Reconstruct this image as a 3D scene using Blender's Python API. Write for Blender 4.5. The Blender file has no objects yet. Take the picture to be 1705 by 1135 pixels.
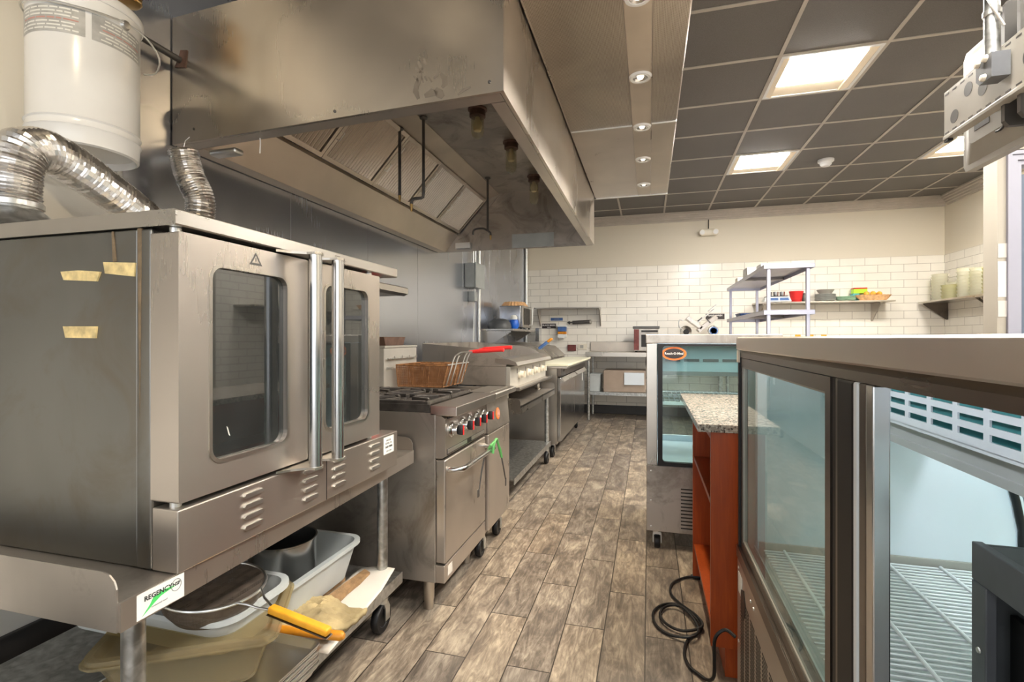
import bpy, bmesh, math, random
from mathutils import Vector, Matrix
random.seed(7)
D = bpy.data; S = bpy.context.scene; COL = S.collection
PI = math.pi

# ------------------------------------------------------------------ materials
def new_mat(name):
    m = D.materials.new(name); m.use_nodes = True
    nt = m.node_tree; b = nt.nodes['Principled BSDF']
    return m, nt, b
def L(nt, a, b): nt.links.new(a, b)
def coords(nt, scale=(1, 1, 1), loc=(0, 0, 0), rot=(0, 0, 0)):
    tc = nt.nodes.new('ShaderNodeTexCoord'); mp = nt.nodes.new('ShaderNodeMapping')
    L(nt, tc.outputs['Object'], mp.inputs[0])
    mp.inputs['Scale'].default_value = scale; mp.inputs['Location'].default_value = loc; mp.inputs['Rotation'].default_value = rot
    return mp.outputs[0]
def noise(nt, vec, scale, detail=3, rough=.5, dist=0):
    n = nt.nodes.new('ShaderNodeTexNoise'); L(nt, vec, n.inputs['Vector'])
    n.inputs['Scale'].default_value = scale; n.inputs['Detail'].default_value = detail
    n.inputs['Roughness'].default_value = rough; n.inputs['Distortion'].default_value = dist
    return n.outputs['Fac']
def ramp(nt, fac, stops):
    r = nt.nodes.new('ShaderNodeValToRGB'); L(nt, fac, r.inputs[0])
    e = r.color_ramp.elements
    while len(e) < len(stops): e.new(.5)
    for i, (p, c) in enumerate(stops):
        e[i].position = p; e[i].color = (*c, 1) if len(c) == 3 else c
    return r.outputs[0]
def math_n(nt, op, a, b=None, clamp=False):
    n = nt.nodes.new('ShaderNodeMath'); n.operation = op; n.use_clamp = clamp
    for i, v in enumerate((a, b)):
        if v is None: continue
        if isinstance(v, (int, float)): n.inputs[i].default_value = v
        else: L(nt, v, n.inputs[i])
    return n.outputs[0]
def bump(nt, b, h, strength=.1, dist=.01):
    n = nt.nodes.new('ShaderNodeBump'); n.inputs['Strength'].default_value = strength; n.inputs['Distance'].default_value = dist
    L(nt, h, n.inputs['Height']); L(nt, n.outputs[0], b.inputs['Normal'])
def mixc(nt, f, a, b):
    n = nt.nodes.new('ShaderNodeMix'); n.data_type = 'RGBA'
    if isinstance(f, (int, float)): n.inputs[0].default_value = f
    else: L(nt, f, n.inputs[0])
    for i, v in ((6, a), (7, b)):
        if isinstance(v, tuple): n.inputs[i].default_value = (*v, 1)
        else: L(nt, v, n.inputs[i])
    return n.outputs[2]

def plain(name, col, rough=.5, metal=0, nscale=12, var=.08, bumpy=0, spec=None):
    m, nt, b = new_mat(name)
    v = coords(nt); f = noise(nt, v, nscale, 4)
    lo = tuple(max(0, c * (1 - var)) for c in col); hi = tuple(min(1, c * (1 + var)) for c in col)
    L(nt, ramp(nt, f, [(.3, lo), (.7, hi)]), b.inputs['Base Color'])
    b.inputs['Roughness'].default_value = rough; b.inputs['Metallic'].default_value = metal
    if bumpy: bump(nt, b, noise(nt, v, nscale * 6, 3), bumpy, .004)
    return m
def steel(name, col=(.56, .52, .465), rough=.3, metal=1, axis='Z', smudge=.12, grime=None, gs=2.5):
    m, nt, b = new_mat(name)
    sc = {'Z': (45, 45, 1.2), 'Y': (45, 1.2, 45), 'X': (1.2, 45, 45)}[axis]
    f = noise(nt, coords(nt, sc), 3, 3)
    big = noise(nt, coords(nt), gs, 3, .45, .5)
    lo = tuple(c * (1 - smudge) for c in col); hi = tuple(min(1, c * (1 + smudge)) for c in col)
    c = ramp(nt, big, [(.3, lo), (.7, hi)])
    if grime:
        g = noise(nt, coords(nt, (1, 1, 1), (3, 1, 5)), 3.7, 5, .65, 1.2)
        c = mixc(nt, ramp(nt, g, [(.5, (0, 0, 0)), (.72, (.7, .7, .7))]), c, grime)
    L(nt, c, b.inputs['Base Color']); b.inputs['Metallic'].default_value = metal
    r = math_n(nt, 'ADD', math_n(nt, 'MULTIPLY', f, .035), math_n(nt, 'MULTIPLY', big, .26))
    L(nt, math_n(nt, 'ADD', r, rough - .14), b.inputs['Roughness'])
    bump(nt, b, noise(nt, coords(nt), gs * 1.3, 1, .4, .3), .12, .006)
    return m
def emis(name, col, s):
    m, nt, b = new_mat(name)
    b.inputs['Base Color'].default_value = (*col, 1); b.inputs['Emission Color'].default_value = (*col, 1)
    b.inputs['Emission Strength'].default_value = s; b.inputs['Roughness'].default_value = .6
    f = noise(nt, coords(nt), 9, 2); L(nt, ramp(nt, f, [(0, tuple(c * .96 for c in col)), (1, col)]), b.inputs['Emission Color'])
    return m
def glass(name, tint=(.93, .97, .96), gloss=1.0, haze=0, ior=1.5):
    m = D.materials.new(name); m.use_nodes = True; nt = m.node_tree; nt.nodes.clear()
    o = nt.nodes.new('ShaderNodeOutputMaterial'); t = nt.nodes.new('ShaderNodeBsdfTransparent'); g = nt.nodes.new('ShaderNodeBsdfGlossy')
    fr = nt.nodes.new('ShaderNodeFresnel'); fr.inputs[0].default_value = ior
    g.inputs['Roughness'].default_value = .02; t.inputs[0].default_value = (*tint, 1); g.inputs[0].default_value = (gloss,) * 3 + (1,)
    gm = nt.nodes.new('ShaderNodeNewGeometry')
    fac = math_n(nt, 'MULTIPLY', fr.outputs[0], math_n(nt, 'SUBTRACT', 1, gm.outputs['Backfacing']))
    mx = nt.nodes.new('ShaderNodeMixShader'); L(nt, fac, mx.inputs[0]); L(nt, t.outputs[0], mx.inputs[1]); L(nt, g.outputs[0], mx.inputs[2])
    out = mx.outputs[0]
    if haze:
        d = nt.nodes.new('ShaderNodeBsdfDiffuse'); d.inputs[0].default_value = (.66, .72, .70, 1)
        m2 = nt.nodes.new('ShaderNodeMixShader')
        nz = noise(nt, coords(nt), 5, 5, .6)
        L(nt, math_n(nt, 'MULTIPLY', nz, haze), m2.inputs[0]); L(nt, out, m2.inputs[1]); L(nt, d.outputs[0], m2.inputs[2]); out = m2.outputs[0]
    L(nt, out, o.inputs[0]); return m

M = {}
M['steel'] = steel('brushed steel')
M['steel_h'] = steel('brushed steel lengthwise', axis='Y', col=(.58, .55, .51))
M['steel_hood'] = steel('hood steel', col=(.57, .515, .445), metal=.93, rough=.26, smudge=.22, gs=1.9)
M['steel_wall'] = steel('wall steel', col=(.53, .55, .60), metal=.88, rough=.26, smudge=.06, gs=1.0)
M['steel_dark'] = steel('dull oven steel', col=(.25, .245, .23), rough=.42, smudge=.15, grime=(.23, .20, .16))
M['steel_warm'] = steel('warm steel', col=(.56, .505, .45), metal=.87, rough=.3, smudge=.12)
M['steel_dirty'] = steel('greasy steel', col=(.47, .43, .385), metal=.86, rough=.38, smudge=.2, grime=(.16, .13, .10))
M['steel_filter'] = steel('filter steel', col=(.60, .53, .45), rough=.38, axis='X')
M['chrome'] = steel('polished chrome', col=(.60, .60, .60), rough=.2, smudge=.05)
M['post'] = steel('lavender steel post', col=(.50, .49, .56), rough=.35, smudge=.05)
M['steel_case'] = steel('display case steel', axis='Y', col=(.64, .585, .52), metal=.85, rough=.32, smudge=.1)
M['galv'] = steel('galvanised leg', col=(.50, .51, .50), rough=.38, smudge=.3, gs=40)
M['foil'] = steel('foil duct', col=(.80, .78, .76), rough=.24, smudge=.1, gs=20)
M['alu'] = steel('aluminium', col=(.72, .72, .70), rough=.34, smudge=.06)
M['brass'] = steel('brass coil', col=(.55, .36, .14), rough=.3)
M['rust'] = plain('rusted wire', (.30, .145, .06), .7, .3, 60, .5)
M['iron'] = plain('cast iron', (.055, .048, .042), .55, .3, 30, .4, .3)
M['iron_worn'] = steel('worn grate top', col=(.42, .40, .40), rough=.4, smudge=.3, gs=20)
M['black'] = plain('black rubber', (.004, .004, .005), .5)
M['stain'] = plain('brown drip stain', (.20, .14, .08), .6, 0, 40, .3)
M['blackmetal'] = plain('black painted metal', (.03, .027, .025), .4, .4)
M['bronze'] = steel('dark bronze trim', col=(.20, .175, .155), rough=.3, axis='Y', smudge=.2)
M['white_enamel'] = plain('white enamel', (.82, .82, .81), .22, 0, 6, .03)
M['white_plastic'] = plain('white plastic', (.80, .80, .79), .35, 0, 6, .03)
M['cream_plastic'] = plain('cream plastic', (.76, .70, .58), .4, 0, 6, .03)
M['grey_plastic'] = plain('grey tote plastic', (.50, .53, .53), .38, 0, 8, .06)
M['blue_grey'] = plain('blue grey tote plastic', (.30, .34, .37), .4, 0, 6, .08)
M['grey_box'] = plain('grey conduit box', (.42, .45, .45), .5, .2, 10, .08)
M['dark_grey'] = plain('dark grey sheet', (.075, .078, .082), .38, 0, 20, .08)
M['dark_grey2'] = plain('mid grey sheet', (.115, .12, .13), .4, 0, 20, .08)
M['paint'] = plain('cream wall paint', (.62, .57, .47), .6, 0, 3, .03, .05)
M['paint_mid'] = plain('cream partition paint', (.46, .42, .35), .6, 0, 3, .03, .05)
M['paint_left'] = plain('off white wall paint', (.78, .74, .66), .6, 0, 3, .03, .05)
M['crown'] = plain('crown moulding paint', (.46, .41, .35), .5, 0, 8, .06)
M['base'] = plain('black baseboard', (.035, .032, .03), .45)
M['tbar'] = plain('grid bar paint', (.42, .38, .325), .5, 0, 5, .05)
M['granite_wood'] = plain('wood', (.4, .1, .02), .4)
M['white_case'] = plain('white case lining', (.74, .80, .86), .3, 0, 2, .03)
M['wire_white'] = plain('white wire coating', (.80, .82, .84), .35, 0, 10, .04)
M['red'] = plain('red vinyl grip', (.72, .03, .03), .35, 0, 20, .1)
M['redpaint'] = plain('red cabinet edge', (.35, .02, .02), .35)
M['dullred'] = plain('dull dark red', (.15, .035, .03), .5, 0, 20, .3)
M['glass_fridge'] = glass('fridge glass', (.80, .90, .90), 1, .05, 1.5)
M['orange'] = plain('orange badge', (.80, .20, .04), .4, 0, 30, .15)
M['green'] = plain('green grip', (.12, .42, .12), .4)
M['yellow'] = plain('yellow wooden grip', (.78, .36, .02), .45, 0, 30, .12)
M['orange_wood'] = plain('orange wooden grip', (.66, .26, .015), .4, 0, 30, .12)
M['cloth'] = plain('stained canvas', (.38, .30, .16), .9, 0, 14, .35, .5)
M['paper'] = plain('paper sheet', (.70, .66, .60), .7, 0, 8, .05)
M['paper_w'] = plain('white label', (.80, .80, .76), .55, 0, 20, .03)
M['cardboard'] = plain('burnt wood scrap', (.33, .20, .10), .8, 0, 40, .3, .5)
M['board'] = plain('cutting board', (.78, .76, .60), .45, 0, 6, .05, .1)
M['door_paint'] = plain('lavender white door paint', (.38, .38, .45), .4, 0, 5, .03)
M['door_blue'] = plain('slate blue door', (.13, .16, .22), .35, 0, 5, .05)
M['tv'] = plain('tv back plastic', (.33, .31, .27), .42, 0, 6, .06)
M['mount'] = plain('painted mount plate', (.38, .355, .31), .38, .1, 8, .04)
M['char'] = plain('charcoal metal', (.10, .095, .09), .4, .5)
M['ink'] = plain('black ink', (.02, .02, .02), .6)
M['ink_grey'] = plain('grey ink', (.30, .30, .30), .6)
M['ink_red'] = plain('faded red ink', (.55, .30, .26), .6)
M['ink_white'] = plain('white ink', (.85, .83, .80), .5)
M['ink_green'] = plain('green ink', (.08, .62, .14), .5)
M['sign_black'] = plain('black sign', (.03, .022, .022), .4)
M['blue_tape'] = plain('blue bag', (.01, .12, .60), .4, 0, 10, .2)
M['blue_label'] = plain('blue label', (.06, .14, .36), .4, 0, 20, .2)
M['amber'] = plain('amber liquid', (.70, .26, .01), .3, 0, 20, .2)
M['basket'] = plain('woven basket', (.72, .42, .20), .7, 0, 30, .25, .5)
M['plate'] = plain('stoneware', (.42, .43, .40), .4, 0, 20, .08)
M['plate_green'] = plain('pale green plate', (.45, .66, .48), .4, 0, 20, .08)
M['teal'] = plain('teal box', (.10, .40, .42), .4)
M['lime'] = plain('lime box', (.42, .72, .03), .4)
M['fruit'] = plain('orange fruit', (.86, .44, .05), .5, 0, 30, .12)
M['tape'] = plain('yellowed tape', (.80, .60, .28), .5, 0, 45, .3)
M['knob'] = plain('black knob', (.03, .028, .03), .3)
M['smudge'] = steel('greasy smear', col=(.27, .24, .21), rough=.55, smudge=.2)
M['rusty_pan'] = plain('rusty pan', (.13, .075, .055), .6, .4, 20, .3)
M['enamel_grey'] = plain('dull grey panel', (.42, .40, .36), .45, .3, 10, .06)
M['teal_grey'] = plain('teal grey cover', (.34, .44, .46), .3, .3, 8, .06)
M['brown_panel'] = plain('brown kraft panel', (.36, .28, .22), .6, 0, 10, .08)
M['bulb'] = plain('frosted bulb', (.70, .62, .42), .4)
M['glass'] = glass('clear glass')
M['glass_case'] = glass('cabinet glass', (.80, .90, .88), .9, .12, 1.75)
M['glass_jar'] = glass('jar glass', (.86, .82, .68), 1, .25)
M['glass_oven'] = glass('oven glass', (.11, .115, .10), .9, .07, 1.8)
M['lamp'] = emis('ceiling panel lens', (1.0, .95, .87), 72.0)
M['lamp_side'] = emis('ceiling panel reflector', (.62, .52, .38), .22)
M['tube_fill'] = emis('added cabinet fill tube', (.88, .94, 1.0), 22)  # glow for tubes added to brighten the refrigerator and display case interiors
M['tube_dim'] = emis('dim added cabinet fill tube', (.88, .94, 1.0), 9)  # weaker glow for the added tube at the display case front
M['spot'] = emis('spot lens', (1.0, .93, .80), 1.2)

def clear_plastic(name, col, a):
    m = D.materials.new(name); m.use_nodes = True; nt = m.node_tree; nt.nodes.clear()
    o = nt.nodes.new('ShaderNodeOutputMaterial'); t = nt.nodes.new('ShaderNodeBsdfTransparent'); p = nt.nodes.new('ShaderNodeBsdfPrincipled')
    p.inputs['Roughness'].default_value = .3
    L(nt, ramp(nt, noise(nt, coords(nt), 7, 3), [(.3, tuple(c * .9 for c in col)), (.7, col)]), p.inputs['Base Color'])
    t.inputs[0].default_value = (*[min(1, c * 1.25) for c in col], 1)
    mx = nt.nodes.new('ShaderNodeMixShader'); mx.inputs[0].default_value = a
    L(nt, t.outputs[0], mx.inputs[1]); L(nt, p.outputs[0], mx.inputs[2]); L(nt, mx.outputs[0], o.inputs[0]); return m
M['poly'] = clear_plastic('smoky polycarbonate', (.62, .56, .40), .22)
M['deli'] = clear_plastic('cloudy deli plastic', (.84, .82, .72), .42)
M['deli2'] = clear_plastic('yellowish deli plastic', (.70, .68, .46), .5)

def mesh_mat(name, col, scale, wid=.38):
    """woven wire: real holes made by a procedural grid mask"""
    m = D.materials.new(name); m.use_nodes = True; nt = m.node_tree; nt.nodes.clear()
    o = nt.nodes.new('ShaderNodeOutputMaterial'); t = nt.nodes.new('ShaderNodeBsdfTransparent'); p = nt.nodes.new('ShaderNodeBsdfPrincipled')
    p.inputs['Metallic'].default_value = .5; p.inputs['Roughness'].default_value = .5
    v = coords(nt); sep = nt.nodes.new('ShaderNodeSeparateXYZ'); L(nt, v, sep.inputs[0])
    def line(a): return math_n(nt, 'LESS_THAN', math_n(nt, 'FRACT', math_n(nt, 'MULTIPLY', a, scale)), wid)
    h = math_n(nt, 'ADD', sep.outputs[0], sep.outputs[1])
    f = math_n(nt, 'MAXIMUM', line(h), line(sep.outputs[2]))
    L(nt, ramp(nt, noise(nt, v, 25, 4), [(.3, tuple(c * .5 for c in col)), (.7, col)]), p.inputs['Base Color'])
    mx = nt.nodes.new('ShaderNodeMixShader'); L(nt, f, mx.inputs[0]); L(nt, t.outputs[0], mx.inputs[1]); L(nt, p.outputs[0], mx.inputs[2]); L(nt, mx.outputs[0], o.inputs[0])
    return m
M['rust_mesh'] = mesh_mat('rusted wire mesh', (.42, .21, .10), 190)
M['sieve'] = mesh_mat('fine strainer mesh', (.24, .19, .15), 330, .62)

def wood_mat():
    m, nt, b = new_mat('cherry wood laminate')
    f = noise(nt, coords(nt, (22, 22, 1.6)), 4, 5, .6, .6)
    L(nt, ramp(nt, f, [(.25, (.27, .042, .005)), (.55, (.34, .056, .007)), (.8, (.42, .082, .012))]), b.inputs['Base Color'])
    b.inputs['Roughness'].default_value = .35; return m
M['wood'] = wood_mat()
def granite_mat():
    m, nt, b = new_mat('speckled granite')
    v = coords(nt); vo = nt.nodes.new('ShaderNodeTexVoronoi'); L(nt, v, vo.inputs['Vector']); vo.inputs['Scale'].default_value = 170
    bw = nt.nodes.new('ShaderNodeRGBToBW'); L(nt, vo.outputs['Color'], bw.inputs[0])
    f = math_n(nt, 'ADD', math_n(nt, 'MULTIPLY', bw.outputs[0], .6), math_n(nt, 'MULTIPLY', noise(nt, v, 60, 5), .4))
    L(nt, ramp(nt, f, [(.30, (.07, .06, .055)), (.40, (.30, .25, .21)), (.5, (.34, .305, .26)), (.66, (.49, .45, .39))]), b.inputs['Base Color'])
    b.inputs['Roughness'].default_value = .15; return m
M['granite'] = granite_mat()

def floor_mat():
    m, nt, b = new_mat('wood look plank tile')
    tc = nt.nodes.new('ShaderNodeTexCoord'); sep = nt.nodes.new('ShaderNodeSeparateXYZ'); L(nt, tc.outputs['Object'], sep.inputs[0])
    W, LN = .156, .612
    xu = math_n(nt, 'DIVIDE', math_n(nt, 'ADD', sep.outputs[0], .013), W)
    row = math_n(nt, 'FLOOR', xu); fx = math_n(nt, 'FRACT', xu)
    half = math_n(nt, 'MULTIPLY', math_n(nt, 'MODULO', math_n(nt, 'ADD', row, 100), 2), .5)
    yu = math_n(nt, 'ADD', math_n(nt, 'DIVIDE', math_n(nt, 'SUBTRACT', sep.outputs[1], 2.286 - 6.12 + .306), LN), half)
    cell = math_n(nt, 'FLOOR', yu); fy = math_n(nt, 'FRACT', yu)
    gx = math_n(nt, 'MINIMUM', fx, math_n(nt, 'SUBTRACT', 1, fx)); gy = math_n(nt, 'MINIMUM', fy, math_n(nt, 'SUBTRACT', 1, fy))
    gap = math_n(nt, 'MAXIMUM', math_n(nt, 'LESS_THAN', gx, .014), math_n(nt, 'LESS_THAN', gy, .0035))
    cmb = nt.nodes.new('ShaderNodeCombineXYZ'); L(nt, row, cmb.inputs[0]); L(nt, cell, cmb.inputs[1])
    wn = nt.nodes.new('ShaderNodeTexWhiteNoise'); L(nt, cmb.outputs[0], wn.inputs['Vector'])
    off = nt.nodes.new('ShaderNodeVectorMath'); off.operation = 'MULTIPLY_ADD'
    L(nt, wn.outputs['Color'], off.inputs[0]); off.inputs[1].default_value = (9, 9, 9); L(nt, tc.outputs['Object'], off.inputs[2])
    mp = nt.nodes.new('ShaderNodeMapping'); L(nt, off.outputs[0], mp.inputs[0]); mp.inputs['Scale'].default_value = (9, 1.6, 1)
    grain = noise(nt, mp.outputs[0], 4.0, 9, .68, 1.8)
    mp2 = nt.nodes.new('ShaderNodeMapping'); L(nt, off.outputs[0], mp2.inputs[0]); mp2.inputs['Scale'].default_value = (3.0, 1.3, 1)
    big = noise(nt, mp2.outputs[0], 2.6, 5, .6, 1.2)
    f = math_n(nt, 'ADD', math_n(nt, 'MULTIPLY', grain, .5), math_n(nt, 'MULTIPLY', big, .5))
    c = ramp(nt, f, [(.34, (.085, .072, .062)), (.45, (.165, .135, .108)), (.53, (.27, .225, .18)), (.61, (.42, .36, .285)), (.72, (.52, .46, .37))])
    tone = ramp(nt, wn.outputs['Value'], [(0, (.72, .73, .76)), (.5, (.95, .95, .95)), (1, (1.15, 1.12, 1.06))])
    mul = nt.nodes.new('ShaderNodeMix'); mul.data_type = 'RGBA'; mul.blend_type = 'MULTIPLY'; mul.inputs[0].default_value = 1
    L(nt, c, mul.inputs[6]); L(nt, tone, mul.inputs[7])
    L(nt, mixc(nt, gap, mul.outputs[2], (.035, .028, .022)), b.inputs['Base Color'])
    L(nt, math_n(nt, 'ADD', math_n(nt, 'MULTIPLY', grain, .35), .22), b.inputs['Roughness'])
    bump(nt, b, math_n(nt, 'SUBTRACT', math_n(nt, 'MULTIPLY', grain, .3), gap), .35, .002)
    return m
M['floor'] = floor_mat()

def tile_mat(axis):
    """white subway tile up to z=2.235, painted wall above"""
    m, nt, b = new_mat('subway tile wall ' + axis)
    tc = nt.nodes.new('ShaderNodeTexCoord'); sep = nt.nodes.new('ShaderNodeSeparateXYZ'); L(nt, tc.outputs['Object'], sep.inputs[0])
    h = sep.outputs[0] if axis == 'X' else sep.outputs[1]
    W, HH, T = .2984, .1030, 2.235
    zu = math_n(nt, 'DIVIDE', math_n(nt, 'SUBTRACT', T, sep.outputs[2]), HH)
    row = math_n(nt, 'FLOOR', zu); fz = math_n(nt, 'FRACT', zu)
    half = math_n(nt, 'MULTIPLY', math_n(nt, 'MODULO', math_n(nt, 'ADD', row, 40), 2), .5)
    xu = math_n(nt, 'ADD', math_n(nt, 'DIVIDE', math_n(nt, 'ADD', h, 1.666), W), half); fx = math_n(nt, 'FRACT', xu)
    gz = math_n(nt, 'MINIMUM', fz, math_n(nt, 'SUBTRACT', 1, fz)); gx = math_n(nt, 'MINIMUM', fx, math_n(nt, 'SUBTRACT', 1, fx))
    gap = math_n(nt, 'MAXIMUM', math_n(nt, 'LESS_THAN', gz, .022), math_n(nt, 'LESS_THAN', gx, .0085))
    above = math_n(nt, 'GREATER_THAN', sep.outputs[2], T)
    nz = noise(nt, tc.outputs['Object'], 4, 3)
    tilec = ramp(nt, nz, [(.3, (.80, .76, .68)), (.7, (.86, .82, .74))])
    c = mixc(nt, gap, tilec, (.36, .32, .27)); c = mixc(nt, above, c, (.66, .60, .49))
    L(nt, c, b.inputs['Base Color'])
    L(nt, math_n(nt, 'ADD', math_n(nt, 'MULTIPLY', math_n(nt, 'MAXIMUM', gap, above), .45), .16), b.inputs['Roughness'])
    hh = math_n(nt, 'SUBTRACT', 1, math_n(nt, 'MAXIMUM', gap, above))
    bump(nt, b, math_n(nt, 'ADD', hh, math_n(nt, 'MULTIPLY', noise(nt, tc.outputs['Object'], 14, 2), .25)), .4, .003)
    return m
M['tile_x'] = tile_mat('X'); M['tile_y'] = tile_mat('Y')
def ceil_mat():
    m, nt, b = new_mat('dark acoustic ceiling tile')
    v = coords(nt); f = noise(nt, v, 160, 4, .7); g = noise(nt, v, 1.1, 3)
    c = mixc(nt, .6, ramp(nt, f, [(.35, (.098, .090, .082)), (.6, (.152, .140, .128))]), ramp(nt, g, [(.3, (.115, .107, .099)), (.7, (.150, .140, .130))]))
    L(nt, c, b.inputs['Base Color']); b.inputs['Roughness'].default_value = .75; bump(nt, b, f, .5, .003); return m
M['ceil'] = ceil_mat()
def perf_mat():
    m, nt, b = new_mat('perforated steel')
    v = coords(nt, (1, 1, 1)); sep = nt.nodes.new('ShaderNodeSeparateXYZ'); L(nt, v, sep.inputs[0])
    a = math_n(nt, 'SINE', math_n(nt, 'MULTIPLY', math_n(nt, 'ADD', sep.outputs[0], sep.outputs[1]), 560))
    c = math_n(nt, 'SINE', math_n(nt, 'MULTIPLY', math_n(nt, 'SUBTRACT', sep.outputs[0], sep.outputs[1]), 560))
    hole = math_n(nt, 'GREATER_THAN', math_n(nt, 'MULTIPLY', a, c), .45)
    big = noise(nt, v, 2.2, 4, .5, .6)
    col = mixc(nt, hole, ramp(nt, big, [(.3, (.42, .37, .32)), (.7, (.58, .52, .44))]), (.12, .10, .085))
    L(nt, col, b.inputs['Base Color']); b.inputs['Metallic'].default_value = 1
    L(nt, math_n(nt, 'ADD', math_n(nt, 'MULTIPLY', big, .2), .26), b.inputs['Roughness']); return m
M['perf'] = perf_mat()

# ------------------------------------------------------------------ mesh builder (world coordinates)
class MB:
    def __init__(s): s.bm = bmesh.new()
    def _fin(s, vs, mtx):
        if mtx is not None: bmesh.ops.transform(s.bm, matrix=mtx, verts=vs)
    def box(s, x0, y0, z0, x1, y1, z1, b=0, seg=2, mtx=None):
        x0, x1 = min(x0, x1), max(x0, x1); y0, y1 = min(y0, y1), max(y0, y1); z0, z1 = min(z0, z1), max(z0, z1)
        vs = [s.bm.verts.new(p) for p in ((x0, y0, z0), (x1, y0, z0), (x1, y1, z0), (x0, y1, z0), (x0, y0, z1), (x1, y0, z1), (x1, y1, z1), (x0, y1, z1))]
        fs = [s.bm.faces.new([vs[i] for i in f]) for f in ((0, 3, 2, 1), (4, 5, 6, 7), (0, 1, 5, 4), (1, 2, 6, 5), (2, 3, 7, 6), (3, 0, 4, 7))]
        if mtx is not None: bmesh.ops.transform(s.bm, matrix=mtx, verts=vs)
        b = min(b, .45 * min(x1 - x0, y1 - y0, z1 - z0))
        if b > 0:
            es = list({e for f in fs for e in f.edges})
            bmesh.ops.bevel(s.bm, geom=es, offset=b, segments=seg, affect='EDGES', profile=.5)
        return s
    def prism(s, pts, axis, a, b, mtx=None):
        """pts: 2d outline; axis: extrusion axis, from a to b"""
        def P(u, v, w): return {'X': (w, u, v), 'Y': (u, w, v), 'Z': (u, v, w)}[axis]
        A = [s.bm.verts.new(P(u, v, a)) for u, v in pts]; B = [s.bm.verts.new(P(u, v, b)) for u, v in pts]
        n = len(pts); fs = [s.bm.faces.new(A), s.bm.faces.new(B[::-1])]
        for i in range(n): fs.append(s.bm.faces.new((A[i], B[i], B[(i + 1) % n], A[(i + 1) % n])))
        bmesh.ops.recalc_face_normals(s.bm, faces=fs)
        s._fin(A + B, mtx); return s
    def ring(s, outer, inner, axis, a, b):
        """panel with a hole: loops of equal length"""
        def P(u, v, w): return {'X': (w, u, v), 'Y': (u, w, v), 'Z': (u, v, w)}[axis]
        L4 = [[s.bm.verts.new(P(u, v, w)) for u, v in lp] for lp, w in ((outer, a), (inner, a), (outer, b), (inner, b))]
        n = len(outer); fs = []
        for i in range(n):
            j = (i + 1) % n
            fs.append(s.bm.faces.new((L4[0][i], L4[0][j], L4[1][j], L4[1][i])))
            fs.append(s.bm.faces.new((L4[2][i], L4[3][i], L4[3][j], L4[2][j])))
            fs.append(s.bm.faces.new((L4[0][i], L4[2][i], L4[2][j], L4[0][j])))
            fs.append(s.bm.faces.new((L4[1][i], L4[1][j], L4[3][j], L4[3][i])))
        bmesh.ops.recalc_face_normals(s.bm, faces=fs); return s
    def tube(s, pts, r, n=10, caps=True, closed=False):
        pts = [Vector(p) for p in pts]; k = len(pts)
        rr = r if isinstance(r, (list, tuple)) else [r] * k
        rings = []; up = None
        for i, p in enumerate(pts):
            if closed: t = (pts[(i + 1) % k] - pts[i - 1])
            else: t = (pts[min(i + 1, k - 1)] - pts[max(i - 1, 0)])
            t = t.normalized() if t.length > 1e-9 else Vector((0, 0, 1))
            if up is None: up = Vector((0, 0, 1)) if abs(t.z) < .9 else Vector((1, 0, 0))
            u = (up - t * up.dot(t))
            u = u.normalized() if u.length > 1e-6 else t.orthogonal().normalized()
            v = t.cross(u); up = u
            rings.append([s.bm.verts.new(p + (u * math.cos(a) + v * math.sin(a)) * rr[i]) for a in [2 * PI * j / n for j in range(n)]])
        fs = []
        for i in range(k if closed else k - 1):
            A, B = rings[i], rings[(i + 1) % k]
            for j in range(n): fs.append(s.bm.faces.new((A[j], A[(j + 1) % n], B[(j + 1) % n], B[j])))
        if caps and not closed:
            fs.append(s.bm.faces.new(rings[0][::-1])); fs.append(s.bm.faces.new(rings[-1]))
        bmesh.ops.recalc_face_normals(s.bm, faces=fs)
        return s
    def cyl(s, p0, p1, r, n=20, r2=None): return s.tube([p0, p1], [r, r if r2 is None else r2], n)
    def lathe(s, prof, c=(0, 0, 0), n=32, mtx=None, sx=1, sy=1):
        rings = []; allv = []
        for r, z in prof:
            rg = [s.bm.verts.new((c[0] + sx * r * math.cos(2 * PI * j / n), c[1] + sy * r * math.sin(2 * PI * j / n), c[2] + z)) for j in range(n)]
            rings.append(rg); allv += rg
        fs = []
        for A, B in zip(rings, rings[1:]):
            for j in range(n): fs.append(s.bm.faces.new((A[j], A[(j + 1) % n], B[(j + 1) % n], B[j])))
        if prof[0][0] > 1e-4: fs.append(s.bm.faces.new(rings[0][::-1]))
        if prof[-1][0] > 1e-4: fs.append(s.bm.faces.new(rings[-1]))
        if mtx is not None: bmesh.ops.transform(s.bm, matrix=mtx, verts=allv)
        bmesh.ops.remove_doubles(s.bm, verts=allv, dist=1e-5)
        bmesh.ops.recalc_face_normals(s.bm, faces=[f for f in s.bm.faces]); return s
    def grid(s, fn, nu, nv):
        V = [[s.bm.verts.new(fn(i / nu, j / nv)) for j in range(nv + 1)] for i in range(nu + 1)]
        for i in range(nu):
            for j in range(nv): s.bm.faces.new((V[i][j], V[i + 1][j], V[i + 1][j + 1], V[i][j + 1]))
        return s
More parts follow.
